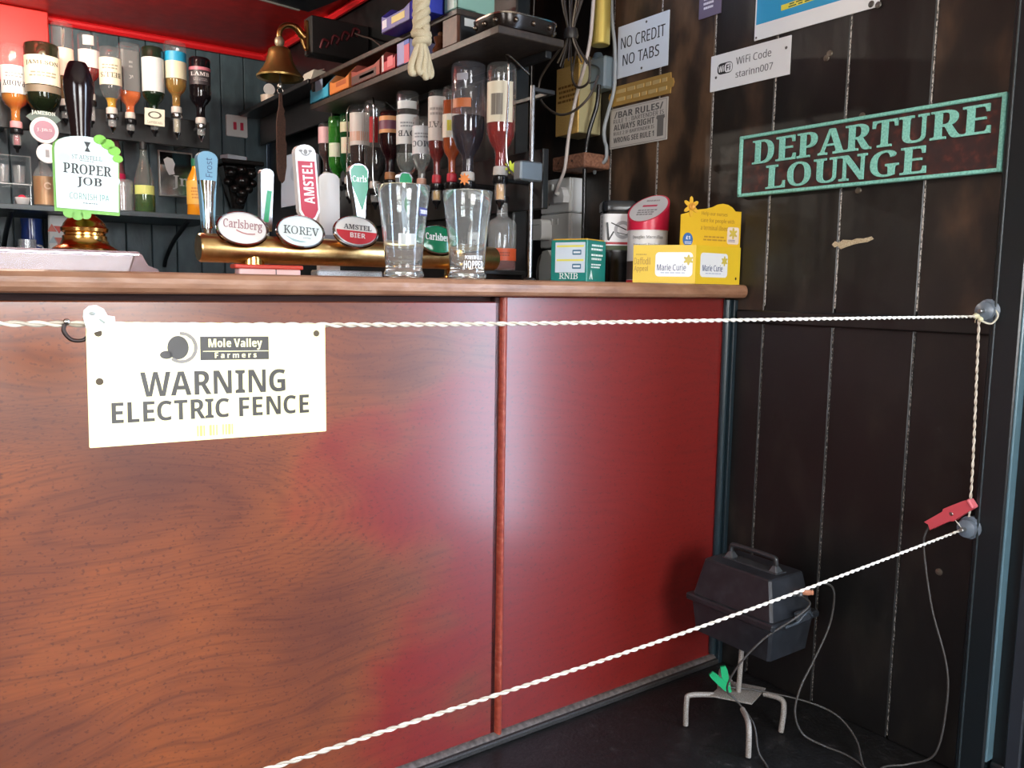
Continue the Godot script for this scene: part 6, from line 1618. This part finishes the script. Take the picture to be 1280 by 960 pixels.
	part(bj, "body", lathe([Vector2(0, 0), Vector2(0.05, 0), Vector2(0.058, 0.02), Vector2(0.06, 0.08), Vector2(0.052, 0.15), Vector2(0.048, 0.2), Vector2(0.052, 0.235), Vector2(0.048, 0.235), Vector2(0.044, 0.2), Vector2(0, 0.19)], 26), mk(col(36, 58, 118), 0.12))
	part(bj, "handle", wire([Vector3(-0.05, 0.21, 0), Vector3(-0.085, 0.2, 0), Vector3(-0.09, 0.13, 0), Vector3(-0.058, 0.08, 0)], 0.007, 8), mk(col(36, 58, 118), 0.12))
	var gb := thing("patterned_gift_bag", "crumpled gift bag with red green and white triangles on back counter", "bag", Vector3(-1.375, B, -2.13), -12.0)
	part(gb, "bag", taper(Vector2(0.1, 0.06), Vector2(0.085, 0.03), 0.25, 0.006), mk(col(206, 208, 206), 0.5))
	var tri := PackedVector2Array([Vector2(-0.016, -0.014), Vector2(0.016, -0.014), Vector2(0.0, 0.016)])
	var tc := [col(196, 70, 60), col(40, 140, 120), col(170, 190, 196), col(206, 110, 96)]
	for k in 14:
		part(gb, "printed_triangle", extrude(tri, 0.001), mk(tc[(k * 5 + k / 4) % 4], 0.5), Vector3(-0.03 + 0.02 * (k % 4), 0.05 + 0.05 * (k / 4), 0.0312 - 0.055 * (0.05 + 0.05 * (k / 4)) + 0.001), Vector3(-3.4, 0, 60.0 * k))
	var tg := thing("glass_tankard", "clear glass tankard on the back counter at far left", "tankard", Vector3(-1.5, B, -2.06))
	part(tg, "glass", lathe([Vector2(0, 0), Vector2(0.028, 0), Vector2(0.03, 0.01), Vector2(0.03, 0.15), Vector2(0.027, 0.15), Vector2(0.027, 0.012), Vector2(0, 0.012)], 22), pane(col(210, 216, 216), 0.12))
	part(tg, "handle", wire([Vector3(0.028, 0.13, 0), Vector3(0.05, 0.12, 0), Vector3(0.05, 0.06, 0), Vector3(0.028, 0.04, 0)], 0.005, 8), pane(col(210, 216, 216), 0.12))
	# ---- strip light on the servery ceiling, just above the picture
	var sl := thing("strip_light", "warm strip light on the red ceiling over the back bar", "light", Vector3(-1.6, 2.139, -1.45))
	part(sl, "housing", bx(0.66, 0.022, 0.03, 0.003), mk(col(214, 212, 206), 0.4), Vector3(0, -0.011, 0))
	for e in [-1, 1]:
		part(sl, "end_cap", bx(0.012, 0.06, 0.03, 0.002), mk(col(214, 212, 206), 0.4), Vector3(e * 0.322, -0.05, 0))
	var glow := StandardMaterial3D.new()
	glow.albedo_color = col(255, 236, 206)
	glow.emission_enabled = true
	glow.emission = col(255, 226, 184)
	glow.emission_energy_multiplier = 4.0
	part(sl, "lamp_tube", cyl(0.012, 0.63, 14), glow, Vector3(-0.315, -0.064, 0), Vector3(0, 0, -90))
	for k in 3:
		var l := OmniLight3D.new()
		l.name = numbered("strip_light_glow")
		add_child(l)
		l.position = Vector3(-1.8 + 0.2 * k, 2.045, -1.45)
		l.light_color = Color(1.0, 0.95, 0.88)
		l.light_energy = 0.28
		l.light_size = 0.012
		l.omni_range = 8.0
		l.omni_attenuation = 2.0
		l.shadow_enabled = true


func ring_points(r: float, k: int, flat := false) -> Array:
	var o := []
	for i in k + 1:
		var a := TAU * i / k
		o.append(Vector3(cos(a) * r, 0, sin(a) * r) if flat else Vector3(cos(a) * r, sin(a) * r, 0))
	return o


# ------------------------------------------------------------------ wiring and boxes in the dark recess between partition and boarded wall
func build_corner_services() -> void:
	var brass := mk(col(214, 170, 92), 0.35, 0.6)
	# embossed brass box on the wall
	var bb := thing("brass_wall_box", "embossed brass box with pale sides on the boarded wall", "box", Vector3(0, 1.58, -0.625), -90.0)
	part(bb, "case", bx(0.113, 0.212, 0.094, 0.003), mk(col(176, 168, 128), 0.5), Vector3(0, 0.106, 0.047))
	part(bb, "front_plate", bx(0.116, 0.216, 0.005, 0.002), mottled("embossed brass", [[0.0, col(216, 166, 86)], [1.0, col(242, 204, 124)]], 0.08, 0.35, 0.03, 0.35, 0.6), Vector3(0, 0.106, 0.0965))
	part(bb, "hood", bx(0.08, 0.035, 0.08, 0.004), brass, Vector3(0.0, 0.2295, 0.045))
	part(bb, "embossed_print", small_print(0.095, 0.06, 4, 0.0, 71), mk(col(150, 104, 48), 0.4, 0.4), Vector3(0, 0.128, 0.0993))
	part(bb, "embossed_mark", extrude(ring_arc(0.007, 0.01, 0, 359), 0.001), mk(col(150, 104, 48), 0.4, 0.4), Vector3(0.026, 0.05, 0.0993)).scale = Vector3(0.8, 1.3, 1)
	# brass tube lamp end and grey junction box
	var bt := thing("brass_tube", "thick polished brass tube running up the boarded wall", "tube", Vector3(-0.072, 1.836, -0.5))
	part(bt, "tube", cyl(0.03, 0.55, 24, 0.003), mk(col(222, 200, 110), 0.25, 0.6))
	part(bt, "wall_clip", bx(0.05, 0.02, 0.03, 0.002), mk(col(90, 84, 60), 0.4, 0.6), Vector3(0.046, 0.2, 0))
	var jb := thing("junction_box", "blue grey junction box with cable knot under the brass tube", "junction box", Vector3(0, 1.718, -0.563), -90.0)
	part(jb, "case", bx(0.125, 0.1, 0.05, 0.006), mk(col(116, 132, 142), 0.4), Vector3(0, 0.045, 0.025))
	part(jb, "entry_gland", lathe([Vector2(0, 0), Vector2(0.022, 0), Vector2(0.024, 0.006), Vector2(0.016, 0.018), Vector2(0.012, 0.026), Vector2(0, 0.026)], 16), mk(col(84, 96, 104), 0.4), Vector3(0.0, 0.09, 0.025))
	for k in 3:
		part(jb, "green_tab", bx(0.022, 0.02, 0.006, 0.002), mk(col(120, 150, 140), 0.4), Vector3(-0.04, 0.024 + 0.02 * k, 0.051), Vector3(0, 0, 20))
	part(jb, "coiled_flex", tube(smooth([Vector3(-0.04, 0.06, 0.053), Vector3(0.0, 0.075, 0.054), Vector3(0.04, 0.055, 0.054), Vector3(0.035, 0.025, 0.054), Vector3(-0.01, 0.02, 0.054), Vector3(-0.045, 0.035, 0.053)], 5), 0.0025, 6), mk(col(60, 66, 72), 0.5))
	# cables
	lone("white_cable", "white cable falling past the brass box to the sockets", "cable", wire([Vector3(-0.12, 2.3, -0.46), Vector3(-0.12, 1.958, -0.482), Vector3(-0.12, 1.82, -0.499), Vector3(-0.125, 1.685, -0.547), Vector3(-0.12, 1.567, -0.587), Vector3(-0.12, 1.468, -0.603), Vector3(-0.115, 1.42, -0.64), Vector3(-0.1, 1.398, -0.675)], 0.0058, 10), mk(col(206, 196, 190), 0.45))
	lone("black_cable", "shiny black cable from junction box down behind the sockets", "cable", wire([Vector3(-0.06, 1.722, -0.515), Vector3(-0.062, 1.66, -0.52), Vector3(-0.075, 1.577, -0.54), Vector3(-0.075, 1.491, -0.556), Vector3(-0.075, 1.339, -0.556), Vector3(-0.07, 1.099, -0.56)], 0.007, 10), mk(col(24, 24, 26), 0.25))
	lone("grey_conduit", "pale grey conduit down the wall edge ending in a loop", "conduit", wire([Vector3(-0.03, 2.3, -0.49), Vector3(-0.03, 1.98, -0.5), Vector3(-0.02, 1.84, -0.49), Vector3(-0.02, 1.76, -0.486), Vector3(-0.02, 1.7, -0.49), Vector3(-0.025, 1.6, -0.522), Vector3(-0.025, 1.555, -0.52), Vector3(-0.03, 1.529, -0.505), Vector3(-0.03, 1.491, -0.508), Vector3(-0.03, 1.474, -0.553), Vector3(-0.012, 1.46, -0.58)], 0.006, 8), mk(col(150, 156, 160), 0.4))
	var lp := thing("hanging_cable_loop", "tangled bundle of dark cables ending in one big loop", "cable", Vector3(-0.2, 1.8, -0.49))
	part(lp, "big_loop", wire([Vector3(0, 0.03, -0.02), Vector3(0.0, -0.012, -0.09), Vector3(0, -0.062, -0.15), Vector3(0, -0.124, -0.144), Vector3(0, -0.179, -0.064), Vector3(0, -0.186, 0.014), Vector3(0.02, -0.148, 0.068), Vector3(0.06, -0.08, 0.06)], 0.004, 8), mk(col(70, 62, 56), 0.4))
	part(lp, "small_loop", wire([Vector3(0.04, 0.02, -0.02), Vector3(0.05, -0.06, -0.05), Vector3(0.05, -0.1, -0.02), Vector3(0.05, -0.09, 0.03), Vector3(0.05, -0.02, 0.03)], 0.004, 8), mk(col(70, 62, 56), 0.4))
	for k in 9:
		var a := TAU * k / 9.0
		var o := Vector3(cos(a) * 0.018, 0, sin(a) * 0.03)
		part(lp, "hanging_strand", wire([o * 0.3 + Vector3(0.02, 0.5, 0.03), o * 1.6 + Vector3(0, 0.2, 0.01), o * 0.4 + Vector3(0, 0.05, 0), o * 2.0 + Vector3(0.01, -0.03 - 0.01 * (k % 3), 0)], 0.003, 6), mk(col(58, 52, 48), 0.45) if k % 3 else mk(col(120, 108, 92), 0.45))
	part(lp, "tape", lathe([Vector2(0.02, 0), Vector2(0.024, 0.012), Vector2(0.02, 0.03)], 12), mk(col(40, 38, 38), 0.4), Vector3(0, 0.03, 0))
	lone("pull_cord", "thin grey pull cord hanging beside the brass box", "cord", wire([Vector3(-0.3, 2.3, -0.52), Vector3(-0.3, 1.85, -0.55), Vector3(-0.3, 1.62, -0.55)], 0.002, 6), mk(col(110, 108, 106), 0.5))
	# wooden block under the brass box
	var wb := thing("wooden_block", "rough brown wooden block fixed under the brass box", "block", Vector3(-0.055, 1.465, -0.6))
	part(wb, "block", bx(0.11, 0.045, 0.165, 0.004), mottled("rough block", [[0.0, col(96, 60, 44)], [0.6, col(140, 96, 74)], [1.0, col(160, 116, 92)]], 0.2, 0.7, 0.03), Vector3(0, 0.0225, 0))
	for z in [-0.05, 0.02]:
		part(wb, "nail_hole", lathe([Vector2(0.004, 0), Vector2(0.003, 0.0008), Vector2(0, 0.0008)], 8), mk(col(40, 26, 20), 0.8), Vector3(-0.055, 0.024, z), Vector3(0, 0, 90))
	# stacked double sockets with plugs
	var white := mk(col(226, 226, 224), 0.4)
	for k in 2:
		var s := thing("double_socket", ["upper white double socket on the boarded wall with a plug", "lower white double socket on the boarded wall with a charger"][k], "socket", Vector3(0, 1.335 - 0.117 * k, -0.725), -90.0, "stacked white double sockets")
		part(s, "back_box", bx(0.158, 0.114, 0.05, 0.004), mk(col(228, 232, 234), 0.4), Vector3(0, 0.057, 0.025))
		part(s, "face_plate", bx(0.158, 0.114, 0.011, 0.004), white, Vector3(0, 0.057, 0.0555))
		for e in [-1, 1]:
			part(s, "rocker_switch", bx(0.012, 0.02, 0.004, 0.001), mk(col(214, 214, 212), 0.35), Vector3(e * 0.016, 0.088, 0.0625))
		for h in [[-0.042, 0.05], [-0.053, 0.03], [-0.031, 0.03]]:
			part(s, "pin_hole", bx(0.004, 0.008, 0.0008, 0.0), mk(col(60, 58, 56), 0.7), Vector3(h[0], h[1], 0.0612))
	var pg := thing("mains_plug", "white mains plug in the upper socket with its white flex", "plug", Vector3(-0.061, 1.365, -0.675), -90.0)
	part(pg, "body", extrude(PackedVector2Array([Vector2(-0.024, 0.0), Vector2(0.024, 0.0), Vector2(0.026, 0.02), Vector2(0.018, 0.042), Vector2(0.01, 0.05), Vector2(-0.01, 0.05), Vector2(-0.018, 0.042), Vector2(-0.026, 0.02)]), 0.024), mk(col(222, 222, 222), 0.35), Vector3(0, 0.0, 0.012))
	part(pg, "cord_grip", cyl(0.007, 0.016, 10), mk(col(206, 204, 200), 0.4), Vector3(0, 0.028, 0.026), Vector3(70, 0, 0))
	var ch := thing("plug_adaptor", "bulky white plug adaptor in the lower socket at left", "plug", Vector3(-0.061, 1.243, -0.77), -90.0)
	part(ch, "body", extrude(rounded(0.062, 0.07, 0.014), 0.045), mk(col(228, 228, 224), 0.4), Vector3(0, 0.036, 0.0225))
	part(ch, "ridge", bx(0.04, 0.003, 0.003, 0.0005), mk(col(176, 176, 172), 0.5), Vector3(0, 0.052, 0.046))
	var cg := thing("phone_charger", "white charger brick with a looping cable behind the teal box", "charger", Vector3(-0.035, TOP, -0.64), -90.0)
	part(cg, "brick", extrude(PackedVector2Array([Vector2(-0.03, 0), Vector2(0.022, 0), Vector2(0.032, 0.02), Vector2(0.03, 0.09), Vector2(0.01, 0.112), Vector2(-0.02, 0.108), Vector2(-0.036, 0.06), Vector2(-0.036, 0.02)]), 0.04), mk(col(214, 214, 206), 0.45), Vector3(-0.1, 0.0, 0.03))
	part(cg, "cable", wire([Vector3(-0.11, 0.108, 0.03), Vector3(-0.15, 0.09, 0.035), Vector3(-0.165, 0.04, 0.035), Vector3(-0.16, 0.004, 0.035), Vector3(-0.12, 0.004, 0.08)], 0.0045, 8), mk(col(190, 186, 176), 0.45))
